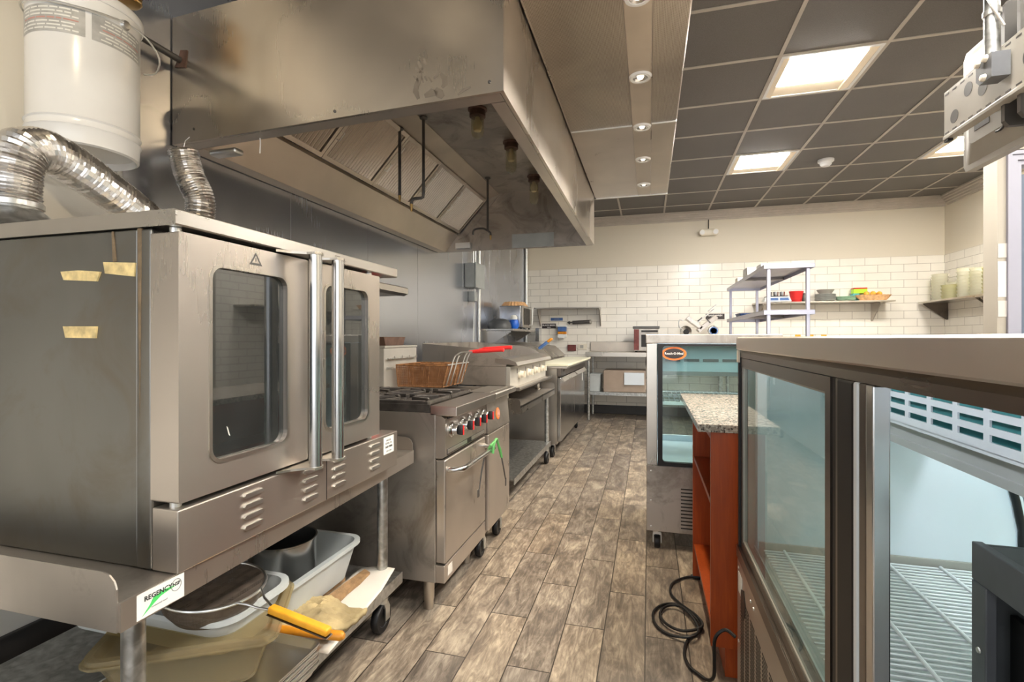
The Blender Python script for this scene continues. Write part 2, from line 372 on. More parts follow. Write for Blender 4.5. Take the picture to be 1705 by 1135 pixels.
    def tray(s, x0, y0, x1, y1, z0, z1, t=.004, taper=.02, r=.03, rim=.012):
        """open tub with rounded corners and a rolled rim"""
        def loop(a, b, c, d, rr, z, k=5):
            out = []
            for cx, cy, a0 in ((c - rr, d - rr, 0), (a + rr, d - rr, 90), (a + rr, b + rr, 180), (c - rr, b + rr, 270)):
                for q in range(k + 1):
                    an = math.radians(a0 + 90 * q / k); out.append(s.bm.verts.new((cx + rr * math.cos(an), cy + rr * math.sin(an), z)))
            return out
        T = taper
        seq = [loop(x0 + T, y0 + T, x1 - T, y1 - T, r, z0), loop(x0, y0, x1, y1, r, z1 - rim * .5), loop(x0 - rim, y0 - rim, x1 + rim, y1 + rim, r + rim, z1 - rim),
               loop(x0 - rim, y0 - rim, x1 + rim, y1 + rim, r + rim, z1), loop(x0 + t, y0 + t, x1 - t, y1 - t, r, z1), loop(x0 + T + t, y0 + T + t, x1 - T - t, y1 - T - t, r, z0 + t)]
        fs = []; n = len(seq[0])
        for A, B in zip(seq, seq[1:]):
            for j in range(n): fs.append(s.bm.faces.new((A[j], A[(j + 1) % n], B[(j + 1) % n], B[j])))
        fs.append(s.bm.faces.new(seq[0][::-1])); fs.append(s.bm.faces.new(seq[-1]))
        bmesh.ops.recalc_face_normals(s.bm, faces=fs); return s

ORG = {}
def build(name, mb, mat, parent=None, smooth=False, loc=None, label=None):
    me = D.meshes.new(name); bm = mb.bm if isinstance(mb, MB) else mb
    o = D.objects.new(name, me); COL.objects.link(o)
    org = Vector((0, 0, 0))
    if parent is not None: o.parent = parent; org = ORG[parent.name]
    elif loc is not None: o.location = loc; org = Vector(loc)
    bmesh.ops.translate(bm, vec=-org, verts=bm.verts)
    bm.to_mesh(me); bm.free()
    me.materials.append(M[mat] if isinstance(mat, str) else mat)
    if smooth:
        for p in me.polygons: p.use_smooth = True
        try: me.set_sharp_from_angle(angle=math.radians(38))
        except Exception: pass
    ORG[o.name] = org
    if label: o['label'] = label
    return o
def tag(o, label, cat, group=None):
    o['label'] = label; o['category'] = cat
    if group: o['group'] = group
    return o
def thing(name, label, cat, loc, group=None):
    o = D.objects.new(name, None); COL.objects.link(o); o.location = loc; o.empty_display_size = .05
    ORG[o.name] = Vector(loc); return tag(o, label, cat, group)
def single(name, mb, mat, label, cat, loc, group=None, smooth=False):
    return tag(build(name, mb, mat, None, smooth, loc), label, cat, group)
def struct(name, mb, mat, smooth=False):
    o = build(name, mb, mat, None, smooth); o['kind'] = 'structure'; return o
def dup(root, loc, label=None):
    r = root.copy(); COL.objects.link(r); r.location = loc
    if label: r['label'] = label
    for ch in list(root.children):
        c = ch.copy(); COL.objects.link(c); c.parent = r
        for g in list(ch.children):
            d = g.copy(); COL.objects.link(d); d.parent = c
    return r
def arc(c, r, a0, a1, n, plane='XZ'):
    out = []
    for i in range(n + 1):
        a = math.radians(a0 + (a1 - a0) * i / n); u, v = r * math.cos(a), r * math.sin(a)
        out.append({'XZ': (c[0] + u, c[1], c[2] + v), 'YZ': (c[0], c[1] + u, c[2] + v), 'XY': (c[0] + u, c[1] + v, c[2])}[plane])
    return out
def rrect(u0, v0, u1, v1, r, k=6):
    out = []
    for cx, cy, a0 in ((u1 - r, v1 - r, 0), (u0 + r, v1 - r, 90), (u0 + r, v0 + r, 180), (u1 - r, v0 + r, 270)):
        for q in range(k + 1):
            an = math.radians(a0 + 90 * q / k); out.append((cx + r * math.cos(an), cy + r * math.sin(an)))
    return out
def smooth_path(pts, n=8):
    P = [Vector(p) for p in pts]; P = [P[0]] + P + [P[-1]]; out = []
    for i in range(1, len(P) - 2):
        for k in range(n):
            t = k / n; a, b, c, d = P[i - 1], P[i], P[i + 1], P[i + 2]
            out.append(.5 * ((2 * b) + (-a + c) * t + (2 * a - 5 * b + 4 * c - d) * t * t + (-a + 3 * b - 3 * c + d) * t ** 3))
    out.append(P[-2]); return out
def text(name, body, size, mat, parent, loc, rot, ext=.0006, sx=1, bold=False):
    cu = D.curves.new('t', 'FONT'); cu.body = body; cu.size = size; cu.extrude = ext; cu.align_x = 'CENTER'; cu.align_y = 'CENTER'
    if bold: cu.offset = size * .02
    cu.resolution_u = 2
    o = D.objects.new('t', cu); COL.objects.link(o)
    bpy.context.view_layer.update()
    me = D.meshes.new_from_object(o.evaluated_get(bpy.context.evaluated_depsgraph_get()))
    D.objects.remove(o); D.curves.remove(cu)
    mt = Matrix.Translation(loc) @ rot.to_matrix().to_4x4() @ Matrix.Diagonal((sx, 1, 1, 1))
    me.transform(Matrix.Translation(-ORG[parent.name]) @ mt)
    n = D.objects.new(name, me); COL.objects.link(n); n.parent = parent; me.materials.clear(); me.materials.append(M[mat]); ORG[n.name] = ORG[parent.name]
    return n
from mathutils import Euler
R_PX = Euler((PI / 2, 0, PI / 2))      # reads on a face looking towards +X
R_NY = Euler((PI / 2, 0, 0))           # reads on a face looking towards -Y
R_NX = Euler((PI / 2, 0, -PI / 2))     # reads on a face looking towards -X

CEIL = 2.995; LW = -1.91; RW = 3.71; BW = 7.70

# ================================================================== THE SETTING
struct('floor', MB().box(-2.0, -3.6, -.05, 4.2, 7.8, 0), 'floor')
struct('ceiling', MB().box(-2.0, -3.6, CEIL, 4.2, 7.8, CEIL + .05), 'ceil')
g = MB()
xs = [.828 + .61 * k for k in range(-5, 6)]
ys = [2.97 + .61 * k for k in range(-10, 8)]
for x in xs:
    if -1.9 < x < 4.1: g.box(x - .012, -3.5, CEIL - .006, x + .012, 7.64, CEIL + .001)
for y in ys: g.box(-1.9, y - .012, CEIL - .0055, 4.1, y + .012, CEIL + .001)
struct('trim_11', g, 'tbar')
struct('wall_left', MB().box(LW - .1, -3.6, 0, LW, BW + .1, CEIL), 'paint_left')
struct('wall_back', MB().box(LW - .1, BW, 0, RW + .1, BW + .1, CEIL), 'tile_x')
struct('wall_right', MB().box(RW, 3.52, 0, RW + .1, BW, CEIL), 'tile_y')
# partition with the door, right of the counter
struct('wall_middle', MB().box(1.884, 3.40, 0, 1.925, 3.52, CEIL).box(1.925, 3.40, 2.20, 3.7, 3.52, CEIL).box(3.02, 3.40, 0, 4.2, 3.52, 2.20), 'paint_mid')
df = MB()
for a, y in ((1.926, 3.385), (1.946, 3.395), (1.976, 3.41)):
    w_ = .0195 if a < 1.94 else .0295 if a < 1.96 else .024
    def rc(q): return [(q, .0), (q, 2.19 - (q - 1.926)), (4.945 - q, 2.19 - (q - 1.926)), (4.945 - q, 0.0)]
    o_ = rc(a); i_ = rc(a + w_)
    df.prism([o_[0], o_[1], o_[2], o_[3], i_[3], i_[2], i_[1], i_[0]], 'Y', y, 3.50)
d1 = struct('door_1', df, 'door_paint')
build('door_leaf', MB().box(2.0, 3.44, .01, 2.945, 3.48, 2.07, .002), 'door_blue', d1)
build('door_handle', MB().cyl((2.86, 3.44, 1.0), (2.86, 3.39, 1.0), .012).cyl((2.86, 3.39, 1.0), (2.75, 3.39, 1.0), .01), 'chrome', d1)
struct('wall_east', MB().box(4.1, -3.6, 0, 4.2, 3.4, CEIL), 'paint')
# street side: sill and mullions of the shop front behind the camera
wf = MB().box(-2, -3.6, 0, 4.2, -3.5, .35).box(-2, -3.6, 2.75, 4.2, -3.5, CEIL)
for x in (-2.0, -.5, 1.0, 2.5, 4.1): wf.box(x, -3.6, .35, x + .1, -3.5, 2.75)
struct('wall_front', wf, 'paint')
# crown moulding
cp = [(0, 0), (0, .13), (.085, .13), (.085, .112), (.07, .105), (.07, .085), (.052, .078), (.052, .055), (.036, .048), (.036, .028), (.02, .02), (.02, 0)]
struct('trim_1', MB().prism([(BW - u, 2.865 + v) for u, v in cp], 'X', LW, RW), 'crown')
struct('trim_2', MB().prism([(RW - u, 2.865 + v) for u, v in cp], 'Y', 3.52, BW - .085), 'crown')
struct('baseboard_back', MB().box(LW, BW - .02, 0, RW, BW, .13, .004), 'base')
struct('baseboard_left', MB().box(LW, -3.5, 0, LW + .02, 1.38, .24, .004).box(LW + .02, -3.5, .0, LW + .035, 1.38, .05, .004), 'base')
# stainless wall sheets
ws = [1.40, 2.31, 3.09, 3.87, 4.935, 5.84, 6.80, 7.69]
for i, (a, b) in enumerate(zip(ws, ws[1:])):
    struct('trim_%d' % (i + 3), MB().box(LW, a + .0015, .10, LW + .004, b - .0015, CEIL, .001, 1), 'steel_wall')
struct('trim_10', MB().box(LW, 1.375, .1, LW + .012, 1.398, CEIL, .002), 'galv')

# ceiling lights in the grid
def ceiling_light(ix, iy, label):
    x0, y0 = .828 + .61 * ix + .012, 2.97 + .61 * iy + .012; x1, y1 = x0 + .586, y0 + .586
    t = thing('ceiling_light', label, 'ceiling light', ((x0 + x1) / 2, (y0 + y1) / 2, CEIL), 'square ceiling lights')
    z = CEIL - .004
    f = MB().ring([(x0, y0), (x1, y0), (x1, y1), (x0, y1)], [(x0 + .02, y0 + .02), (x1 - .02, y0 + .02), (x1 - .02, y1 - .02), (x0 + .02, y1 - .02)], 'Z', z - .006, z + .002)
    build('frame', f, 'white_enamel', t)
    r = MB().box(x0 + .02, y0 + .02, z - .0018, x1 - .02, y1 - .02, z, 0)
    r.prism([(x0 + .021, z - .002), (x0 + .052, z - .016), (x0 + .054, z - .002)], 'Y', y0 + .021, y1 - .021)
    r.prism([(x1 - .021, z - .002), (x1 - .082, z - .016), (x1 - .084, z - .002)], 'Y', y0 + .021, y1 - .021)
    build('reflector', r, 'lamp_side', t)
    build('diffuser', MB().box(x0 + .055, y0 + .022, z - .012, x1 - .085, y1 - .19, z - .002, .003), 'lamp', t)
    return t
ceiling_light(0, 1, 'large bright square ceiling light nearest the camera, above the stainless shelving')
ceiling_light(0, 4, 'far bright square ceiling light beside the downlight soffit end')
ceiling_light(3, 4, 'bright square ceiling light partly behind the hanging television')
for ix, iy, lb in ((0, -2, 'square ceiling light above the display case'), (3, -2, 'square ceiling light out by the east wall, nearer the door'), (3, 1, 'square ceiling light on the far side of the door partition'), (0, -5, 'square ceiling light behind the camera, middle of the room'), (3, -5, 'square ceiling light behind the camera, by the east wall'), (0, -8, 'square ceiling light behind the camera, near the shop window')):
    ceiling_light(ix, iy, lb)

t = thing('smoke_detector', 'white round smoke detector on the dark ceiling grid', 'smoke detector', (1.766, 5.80, CEIL))
build('base_plate', MB().lathe([(.075, 0), (.075, -.018), (.066, -.026)], (1.766, 5.80, CEIL)), 'white_plastic', t, True)
build('sensor_head', MB().lathe([(.055, -.024), (.052, -.05), (.035, -.066), (0, -.068)], (1.766, 5.80, CEIL)), 'white_plastic', t, True)

t = thing('emergency_light', 'cream twin-head emergency light on the upper back wall above the tiles', 'emergency light', (.835, BW, 2.68))
build('housing', MB().box(.715, BW - .07, 2.635, .955, BW, 2.735, .034, 5), 'cream_plastic', t, True)
for x in (.745, .925):
    h = build('lamp_head', MB().lathe([(.02, .0), (.040, -.01), (.042, -.028), (.038, -.03)], (0, 0, 0), 20, Matrix.Translation((x, BW - .08, 2.685)) @ Matrix.Rotation(math.radians(-70), 4, 'X')), 'cream_plastic', t, True)
    build('lens', MB().lathe([(0, -.032), (.034, -.031), (.034, -.027)], (0, 0, 0), 20, Matrix.Translation((x, BW - .08, 2.685)) @ Matrix.Rotation(math.radians(-70), 4, 'X')), 'white_enamel', h, True)
build('conduit', MB().cyl((.835, BW - .03, 2.73), (.835, BW - .03, 2.87), .007), 'blackmetal', t)

# ================================================================== SOFFIT WITH DOWNLIGHTS
t = thing('downlight_soffit', 'long stainless soffit with perforated panels hung beside the hood', 'soffit', (-.15, 3.0, 2.36))
build('casing', MB().box(-.447, -2.0, 2.366, .151, 4.33, 2.62, .002), 'steel_warm', t)
build('light_channel', MB().box(-.088, -2.0, 2.358, .012, 4.325, 2.367, .001), 'steel_filter', t)
for a, b in ((-.2, 1.2), (1.205, 2.885)):
    build('perforated_panel', MB().box(-.435, a, 2.357, -.092, b, 2.367, .001), 'perf', t)
    build('perforated_panel', MB().box(.016, a, 2.357, .146, b, 2.367, .001), 'perf', t)
build('blank_panel', MB().box(-.435, 2.90, 2.359, -.092, 4.322, 2.367, .001), 'steel_warm', t)
build('blank_panel', MB().box(.016, 2.90, 2.359, .146, 4.322, 2.367, .001), 'steel_filter', t)
build('seam_strip', MB().box(-.44, 2.885, 2.352, -.09, 2.897, 2.366, .001).box(.014, 2.885, 2.352, .149, 2.897, 2.366, .001).box(-.44, 4.32, 2.352, .151, 4.332, 2.366, .001), 'alu', t)
dl = ['nearest of the five round downlights in the soffit, at the picture top', 'second round downlight in the soffit counted from the camera', 'middle round downlight in the soffit, at the panel seam', 'fourth round downlight in the soffit counted from the camera', 'farthest round downlight at the end of the soffit']
for y, lb in zip((1.80, 2.36, 2.92, 3.45, 4.02), dl):
    t = thing('downlight', lb, 'downlight', (-.037, y, 2.357), 'downlights in the stainless soffit')
    build('trim_ring', MB().lathe([(.030, -.001), (.034, -.010), (.046, -.010), (.052, -.001)], (-.037, y, 2.358), 28), 'white_enamel', t, True)
    build('reflector', MB().lathe([(.0, -.0015), (.018, -.002), (.031, -.008), (.029, -.0015), (.0, -.0010)], (-.037, y, 2.358), 28), 'chrome', t, True)
    build('bulb', MB().lathe([(.0, -.012), (.012, -.010), (.016, -.003)], (-.037, y, 2.358), 16), 'spot', t, True)

# ================================================================== HOOD
HX0, HX1, HZ0, HZ1 = -1.90, -.452, 1.95, 2.475
HY0L, HY0R, HY1 = 1.60, 1.533, 4.29
t = thing('exhaust_hood', 'large stainless steel exhaust hood above the cooking line', 'exhaust hood', (-1.2, 2.9, 1.95))
build('front_panel', MB().prism([(HX0, HY0L), (HX1, HY0R), (HX1, HY0R + .012), (HX0, HY0L + .012)], 'Z', HZ0, HZ1), 'steel_hood', t)
build('side_panel', MB().box(HX1 - .014, HY0R + .013, HZ0, HX1, HY1, HZ1, .001), 'steel_hood', t)
build('end_panel', MB().box(HX0, HY1 - .015, HZ0, HX1 - .015, HY1, HZ1, .001), 'steel_dirty', t)
build('inner_ceiling', MB().box(-1.31, HY0L + .02, 2.455, HX1 - .015, HY1 - .016, 2.463), 'steel_dirty', t)
build('top_cover', MB().box(HX0, HY0L + .02, 2.466, HX1 - .015, HY1 - .016, HZ1 - .001), 'steel', t)
lip = MB().prism([(HX0, HY0L + .014), (HX1 - .016, HY0R + .014), (HX1 - .016, HY0R + .07), (HX0, HY0L + .07)], 'Z', HZ0, HZ0 + .006)
lip.box(HX1 - .065, HY0R + .075, HZ0, HX1 - .015, HY1 - .02, HZ0 + .006)
lip.box(HX1 - .066, HY0R + .12, HZ0 + .007, HX1 - .060, HY1 - .02, HZ0 + .035)
build('bottom_flange', lip, 'steel_warm', t)
build('grease_trough', MB().prism([(-1.898, 1.951), (-1.82, 1.951), (-1.815, 1.957), (-1.70, 2.10), (-1.70, 2.118), (-1.715, 2.118), (-1.83, 1.965), (-1.898, 1.965)], 'Y', HY0L + .072, HY1 - .018), 'steel_filter', t)
build('filter_rail', MB().prism([(-1.425, 2.402), (-1.30, 2.450), (-1.30, 2.458), (-1.43, 2.412)], 'Y', HY0L + .02, HY1 - .018), 'steel_filter', t)
e = MB().prism([(-1.70, 2.06), (-1.62, 2.08), (-1.30, 2.44), (-1.40, 2.44)], 'Y', HY1 - .022, HY1 - .017)
build('corner_gusset', e, 'steel_dirty', t)
for x, z in ((-1.78, 2.0), (-1.1, 1.975), (-.50, 1.985)):
    yy = HY0L + (HY0R - HY0L) * (x - HX0) / (HX1 - HX0)
    build('rivet', MB().lathe([(0, .005), (.005, .003), (.006, 0)], (0, 0, 0), 12, Matrix.Translation((x, yy, z)) @ Matrix.Rotation(PI / 2, 4, 'X')), 'char', t, True)
# hand-shaped greasy marks near the lower right corner of the face
def fpt(x, z, off=.0006):
    return (x, HY0L + (HY0R - HY0L) * (x - HX0) / (HX1 - HX0) - off, z)
marks = MB()
def streak(pts, w):
    n = len(pts)
    V = []
    for i, (x, z) in enumerate(pts):
        dx = pts[min(i + 1, n - 1)][0] - pts[max(i - 1, 0)][0]; dz = pts[min(i + 1, n - 1)][1] - pts[max(i - 1, 0)][1]
        l = math.hypot(dx, dz); nx, nz = -dz / l, dx / l; ww = w * (.5 if i in (0, n - 1) else 1)
        V.append((marks.bm.verts.new(fpt(x + nx * ww, z + nz * ww)), marks.bm.verts.new(fpt(x - nx * ww, z - nz * ww))))
    for a, b in zip(V, V[1:]): marks.bm.faces.new((a[0], a[1], b[1], b[0]))
hand = [([(705, 97), (708, 103), (709, 108)], .004), ([(696, 103), (700, 110), (704, 116)], .006), ([(691, 112), (697, 119), (704, 120), (703, 112)], .005), ([(689, 126), (694, 132), (697, 137)], .004),
        ([(700, 118), (699, 130), (694, 142), (692, 152), (697, 165)], .009), ([(702, 128), (705, 138)], .004), ([(707, 127), (711, 135)], .005), ([(714, 128), (719, 137)], .005), ([(722, 131), (728, 125), (731, 119)], .006),
        ([(728, 101), (731, 110), (730, 119)], .004), ([(733, 122), (740, 130), (741, 140), (736, 146)], .009), ([(725, 148), (732, 156), (738, 162)], .013), ([(707, 160), (718, 154), (728, 156)], .012), ([(762, 158), (772, 150), (784, 145)], .005)]
def hood_xz(px, py):
    f = 824; c, s = math.cos(.2695), math.sin(.2695); u = (px - 852.5) / f; v = (563 - py) / f
    d = (-s + u * c, c + u * s); k = (HY0R - HY0L) / (HX1 - HX0)
    tt = (HY0L - k * HX0) / (d[1] - k * d[0]); return (tt * d[0], 1.15 + tt * v)
for pts, w in hand: streak([hood_xz(*p) for p in pts], w * 1.15)
build('smear', marks, 'smudge', t, label='greasy hand-shaped smears')
build('notice_plate', MB().box(-1.18, HY1 - .020, 1.957, -.80, HY1 - .016, 2.08, .001), 'grey_box', t, label='pale grey plate')
build('junction_box', MB().box(-1.70, HY1 - .08, 1.965, -1.56, HY1 - .017, 2.02, .004), 'alu', t)
# flexible steel strap ends
build('drip_cup', MB().box(-1.80, HY0L + .08, 1.925, -1.66, HY0L + .13, 1.95, .01, 3), 'alu', t, True)
build('pull_wire', MB().tube(smooth_path([(-1.50, 1.64, 1.955), (-1.497, 1.64, 1.93), (-1.50, 1.641, 1.89)], 5), .002, 6), 'white_plastic', t)

# grease filters (one thing each)
FO = Vector((-1.69, 0, 2.118)); FU = Vector((.683, 0, .731)); FN = Vector((.731, 0, -.683))
def filt(y0, label):
    y1 = y0 + .492; Lf = .392
    mt = Matrix(((FU.x, 0, FN.x, FO.x), (0, 1, 0, 0), (FU.z, 0, FN.z, FO.z), (0, 0, 0, 1)))   # local x=along slope, y=world y, z=outward
    t = thing('grease_filter', label, 'grease filter', tuple(FO + Vector((0, y0, 0))), 'baffle filters inside the hood')
    f = MB()
    f.box(.002, y0, -.012, .026, y1, .012, 0, 1, mt).box(Lf - .026, y0, -.012, Lf - .002, y1, .012, 0, 1, mt).box(.026, y0, -.012, Lf - .026, y0 + .022, .012, 0, 1, mt).box(.026, y1 - .022, -.012, Lf - .026, y1, .012, 0, 1, mt)
    build('filter_frame', f, 'steel_filter', t)
    b = MB(); n = 17; w = (y1 - y0 - .05) / n
    for k in range(n):
        yy = y0 + .025 + k * w
        b.prism([(yy, .002), (yy + w * .2, .012), (yy + w * .42, .012), (yy + w * .62, .002), (yy + w * .62, -.001), (yy, -.001)], 'X', .026, Lf - .026, mt)
    build('filter_back', MB().box(.026, y0 + .022, -.011, Lf - .026, y1 - .022, -.006, 0, 1, mt), 'iron', t)
    build('baffles', b, 'steel_filter', t)
    for a in (.13, .26):
        h = [mt @ Vector(p) for p in ((a, y0 + .011, .012), (a, y0 + .011, .03), (a + .05, y0 + .011, .03), (a + .05, y0 + .011, .012))]
        build('pull_handle', MB().tube(h, .0025, 6), 'alu', t)
fl = ['nearest slatted grease filter inside the hood', 'second slatted grease filter behind the vertical black pipes', 'middle slatted grease filter of the hood', 'fourth slatted grease filter counted from the front', 'farthest slatted grease filter by the end panel']
for k in range(5): filt(1.775 + .496 * k, fl[k])

for x, y, z1, lb in ((-.94, 2.665, 2.285, 'nearest jar light under the hood, without a dark collar'), (-.883, 3.175, 2.245, 'middle jar light under the hood'), (-.89, 3.885, 2.225, 'farthest jar light under the hood')):
    t = thing('hood_light', lb, 'light', (x, y, 2.455), 'glass jar lights under the hood')
    build('socket', MB().lathe([(.055, 0), (.055, -.008), (.046, -.012), (.046, -.045), (.04, -.048)], (x, y, 2.455), 24), 'rusty_pan', t, True)
    L_ = 2.455 - z1
    build('glass_jar', MB().lathe([(.036, -.047), (.037, -L_ + .04), (.030, -L_ + .015), (.015, -L_ + .003), (0, -L_)], (x, y, 2.455), 24), 'glass_jar', t, True)
    build('bulb', MB().lathe([(.014, -.045), (.015, -.06), (.026, -.08), (.028, -.10), (.02, -.125), (0, -.133)], (x, y, 2.455), 18), 'bulb', t, True)
def pipe(name, label, pts, tip, r=.009):
    t = thing(name, label, 'pipe', pts[0], 'black suppression pipes inside the hood')
    build('pipe', MB().tube(pts, r, 10), 'char', t, True)
    build('ceiling_flange', MB().lathe([(.024, 0), (.024, -.006), (.012, -.014)], pts[0], 16), 'char', t, True)
    for a, b in tip: build('nozzle', MB().cyl(a, b, .009, 10, .006), 'brass', t, True)
pipe('suppression_pipe', 'straight black pipe hanging in the hood, left of the elbowed one', [(-1.43, 2.664, 2.40), (-1.43, 2.664, 2.0)], [((-1.43, 2.664, 2.0), (-1.43, 2.664, 1.965))])
pipe('suppression_pipe', 'black elbowed pipe with a brass tip hanging mid-hood', [(-1.284, 2.682, 2.455), (-1.284, 2.682, 2.01), (-1.287, 2.682, 1.985), (-1.30, 2.682, 1.98), (-1.345, 2.682, 1.98), (-1.36, 2.682, 1.97), (-1.362, 2.682, 1.95)], [((-1.362, 2.682, 1.95), (-1.362, 2.682, 1.905))])
pipe('suppression_pipe', 'black branching pipe with two tips at the hood far end', [(-1.263, 3.829, 2.455), (-1.263, 3.829, 2.03), (-1.25, 3.829, 2.015), (-1.24, 3.829, 2.005), (-1.238, 3.829, 1.985)], [((-1.238, 3.829, 1.985), (-1.238, 3.829, 1.95))])
build('branch_pipe', MB().tube(smooth_path([(-1.263, 3.829, 2.025), (-1.30, 3.829, 2.045), (-1.36, 3.829, 2.045), (-1.385, 3.829, 2.03), (-1.39, 3.829, 2.0)], 5), .008, 8), 'char', D.objects['suppression_pipe.002'], True)

# ================================================================== UPPER LEFT: pail, ducts, pipe
PX, PY, PZ = -1.755, 1.175, 1.735
t = thing('steel_pail', 'white steel pail with a grey printed label band hanging high on the left wall', 'pail', (PX, PY, PZ))
build('body', MB().lathe([(0, .022), (.128, .022), (.132, 0), (.140, .004), (.142, .05), (.146, .055), (.142, .062), (.142, .075), (.146, .08), (.142, .086), (.142, .435), (.147, .445), (.147, .455)], (PX, PY, PZ), 56), 'white_enamel', t, True)
build('lid', MB().lathe([(.149, .446), (.152, .450), (.152, .470), (.146, .478), (.12, .488), (0, .492)], (PX, PY, PZ), 56), 'white_enamel', t, True)
def band(a0, a1, z0, z1, r, mat, name, parent, n=24, label=None):
    m = MB()
    m.grid(lambda u, v: (PX + r * math.cos(math.radians(a0 + (a1 - a0) * u)), PY + r * math.sin(math.radians(a0 + (a1 - a0) * u)), PZ + z0 + (z1 - z0) * v), n, 1)
    return build(name, m, mat, parent, True, label=label)
M['label_grey'] = plain('grey label print', (.44, .44, .43), .45, 0, 30, .2)
lbp = band(-118, -34, .322, .402, .1427, 'label_grey', 'label_band', t, label='grey warning label')
lb2 = band(-28, 40, .322, .402, .1427, 'label_grey', 'label_band', t, label='grey warning label')
rnd = random.Random(3)
for (a0, a1) in ((-112, -40), (-22, 34)):
    for k in range(7):
        z = .329 + k * .0103; a = a0 + rnd.uniform(0, 8); m = MB()
        while a < a1 - 6:
            w = rnd.uniform(5, 16); aa, bb = a, min(a + w, a1)
            m.grid(lambda u, v, aa=aa, bb=bb, z=z: (PX + .1431 * math.cos(math.radians(aa + (bb - aa) * u)), PY + .1431 * math.sin(math.radians(aa + (bb - aa) * u)), PZ + z + .0045 * v), 6, 1); a = bb + 1.6
        build('print_line', m, 'ink_red' if k == 3 else 'paper_w', lbp if a0 < -30 else lb2)
bail = [(PX + .150 * math.cos(math.radians(a)), PY + .150 * math.sin(math.radians(a)), PZ + .415 + .012 * math.sin(math.radians(a * 2))) for a in range(-150, 11, 8)]
bail += [(PX + .165, PY + .07, PZ + .40), (PX + .16, PY + .12, PZ + .36), (PX + .12, PY + .14, PZ + .325), (PX + .085, PY + .125, PZ + .32)]
build('bail_handle', MB().tube(smooth_path(bail, 3), .003, 8), 'alu', t, True)
build('ear', MB().lathe([(0, .012), (.012, .01), (.016, 0)], (0, 0, 0), 16, Matrix.Translation((PX + .141, PY + .02, PZ + .415)) @ Matrix.Rotation(PI / 2, 4, 'Y')), 'alu', t, True)
build('hanger_bracket', MB().box(LW + .005, PY - .02, 2.20, PX - .13, PY + .02, 2.24, .003).box(LW + .001, PY - .03, 2.12, LW + .008, PY + .03, 2.40, .002), 'alu', t)

t = thing('corrugated_coil', 'coil of brass coloured corrugated tubing hung beside the white pail', 'tubing coil', (-1.86, 1.33, 2.42))
cz = MB()
build('coil', cz.tube([(-1.845 + .040 * math.cos(a * .5), 1.375 + .040 * math.sin(a * .5), 2.385 + a * .0011) for a in range(0, 150)], .0062, 8), 'brass', t, True)
build('inner_tube', MB().lathe([(.034, -.008), (.040, -.006), (.040, .18), (.034, .182)], (-1.845, 1.375, 2.385), 24), 'brass', t, True)

t = thing('gas_pipe', 'dark steel pipe running into a cut hole in the hood face', 'pipe', (-1.85, 1.1, 2.29))
build('pipe', MB().cyl((-1.853, 1.0, 2.29), (-1.853, 1.62, 2.29), .013, 16), 'char', t, True)
build('hole_plate', MB().prism([(-1.88, 2.265), (-1.825, 2.255), (-1.815, 2.325), (-1.85, 2.33), (-1.86, 2.30)], 'Y', 1.5925, 1.5965), 'rusty_pan', t, label='jagged cut hole around the pipe')

def flex(name, label, path, r, loc):
    t = thing(name, label, 'duct', loc)
    P = smooth_path(path, 30); m = MB()
    seg = []; acc = 0; pts = [P[0]]; 
    for a, b in zip(P, P[1:]): acc += (b - a).length
    n = int(acc / .0045); L0 = acc / n; k = 0; d = 0; pts = [P[0].copy()]; cur = P[0].copy(); idx = 1
    while idx < len(P):
        v = P[idx] - cur
        if v.length < L0 - d: d += v.length; cur = P[idx].copy(); idx += 1
        else: cur = cur + v.normalized() * (L0 - d); pts.append(cur.copy()); d = 0
    rg = random.Random(5)
    rr = [r * (1 + (.045 if i % 2 else -.03) + rg.uniform(-.02, .02)) for i in range(len(pts))]
    build('foil_sleeve', m.tube(pts, rr, 26, caps=False), 'foil', t, False)
    return t, pts
t, _ = flex('flexible_duct', 'shiny foil flexible duct arching over the oven from a galvanised cone', [(-1.575, .885, 1.47), (-1.575, .885, 1.56), (-1.575, .90, 1.63), (-1.59, .955, 1.66), (-1.61, 1.03, 1.655), (-1.66, 1.18, 1.62), (-1.71, 1.35, 1.565), (-1.75, 1.46, 1.50), (-1.76, 1.50, 1.44)], .056, (-1.65, 1.05, 1.41))
build('cone_reducer', MB().lathe([(.13, 0), (.128, .008), (.055, .075), (.055, .095)], (-1.575, .885, 1.408), 32), 'galv', t, True)
build('clamp_band', MB().lathe([(.058, 0), (.061, .001), (.061, .014), (.058, .015)], (-1.575, .885, 1.485), 32), 'alu', t, True)
t, _ = flex('flexible_duct', 'short torn foil flexible duct between the oven top and the hood corner', [(-1.78, 1.545, 1.895), (-1.775, 1.555, 1.84), (-1.76, 1.565, 1.78), (-1.735, 1.58, 1.71), (-1.74, 1.585, 1.63), (-1.76, 1.59, 1.52), (-1.77, 1.59, 1.42)], .052, (-1.76, 1.57, 1.41))
build('hanging_wire', MB().tube([(-1.78, 1.545, 1.90), (-1.775, 1.55, 1.935), (-1.765, 1.56, 1.952)], .0018, 6), 'alu', t)

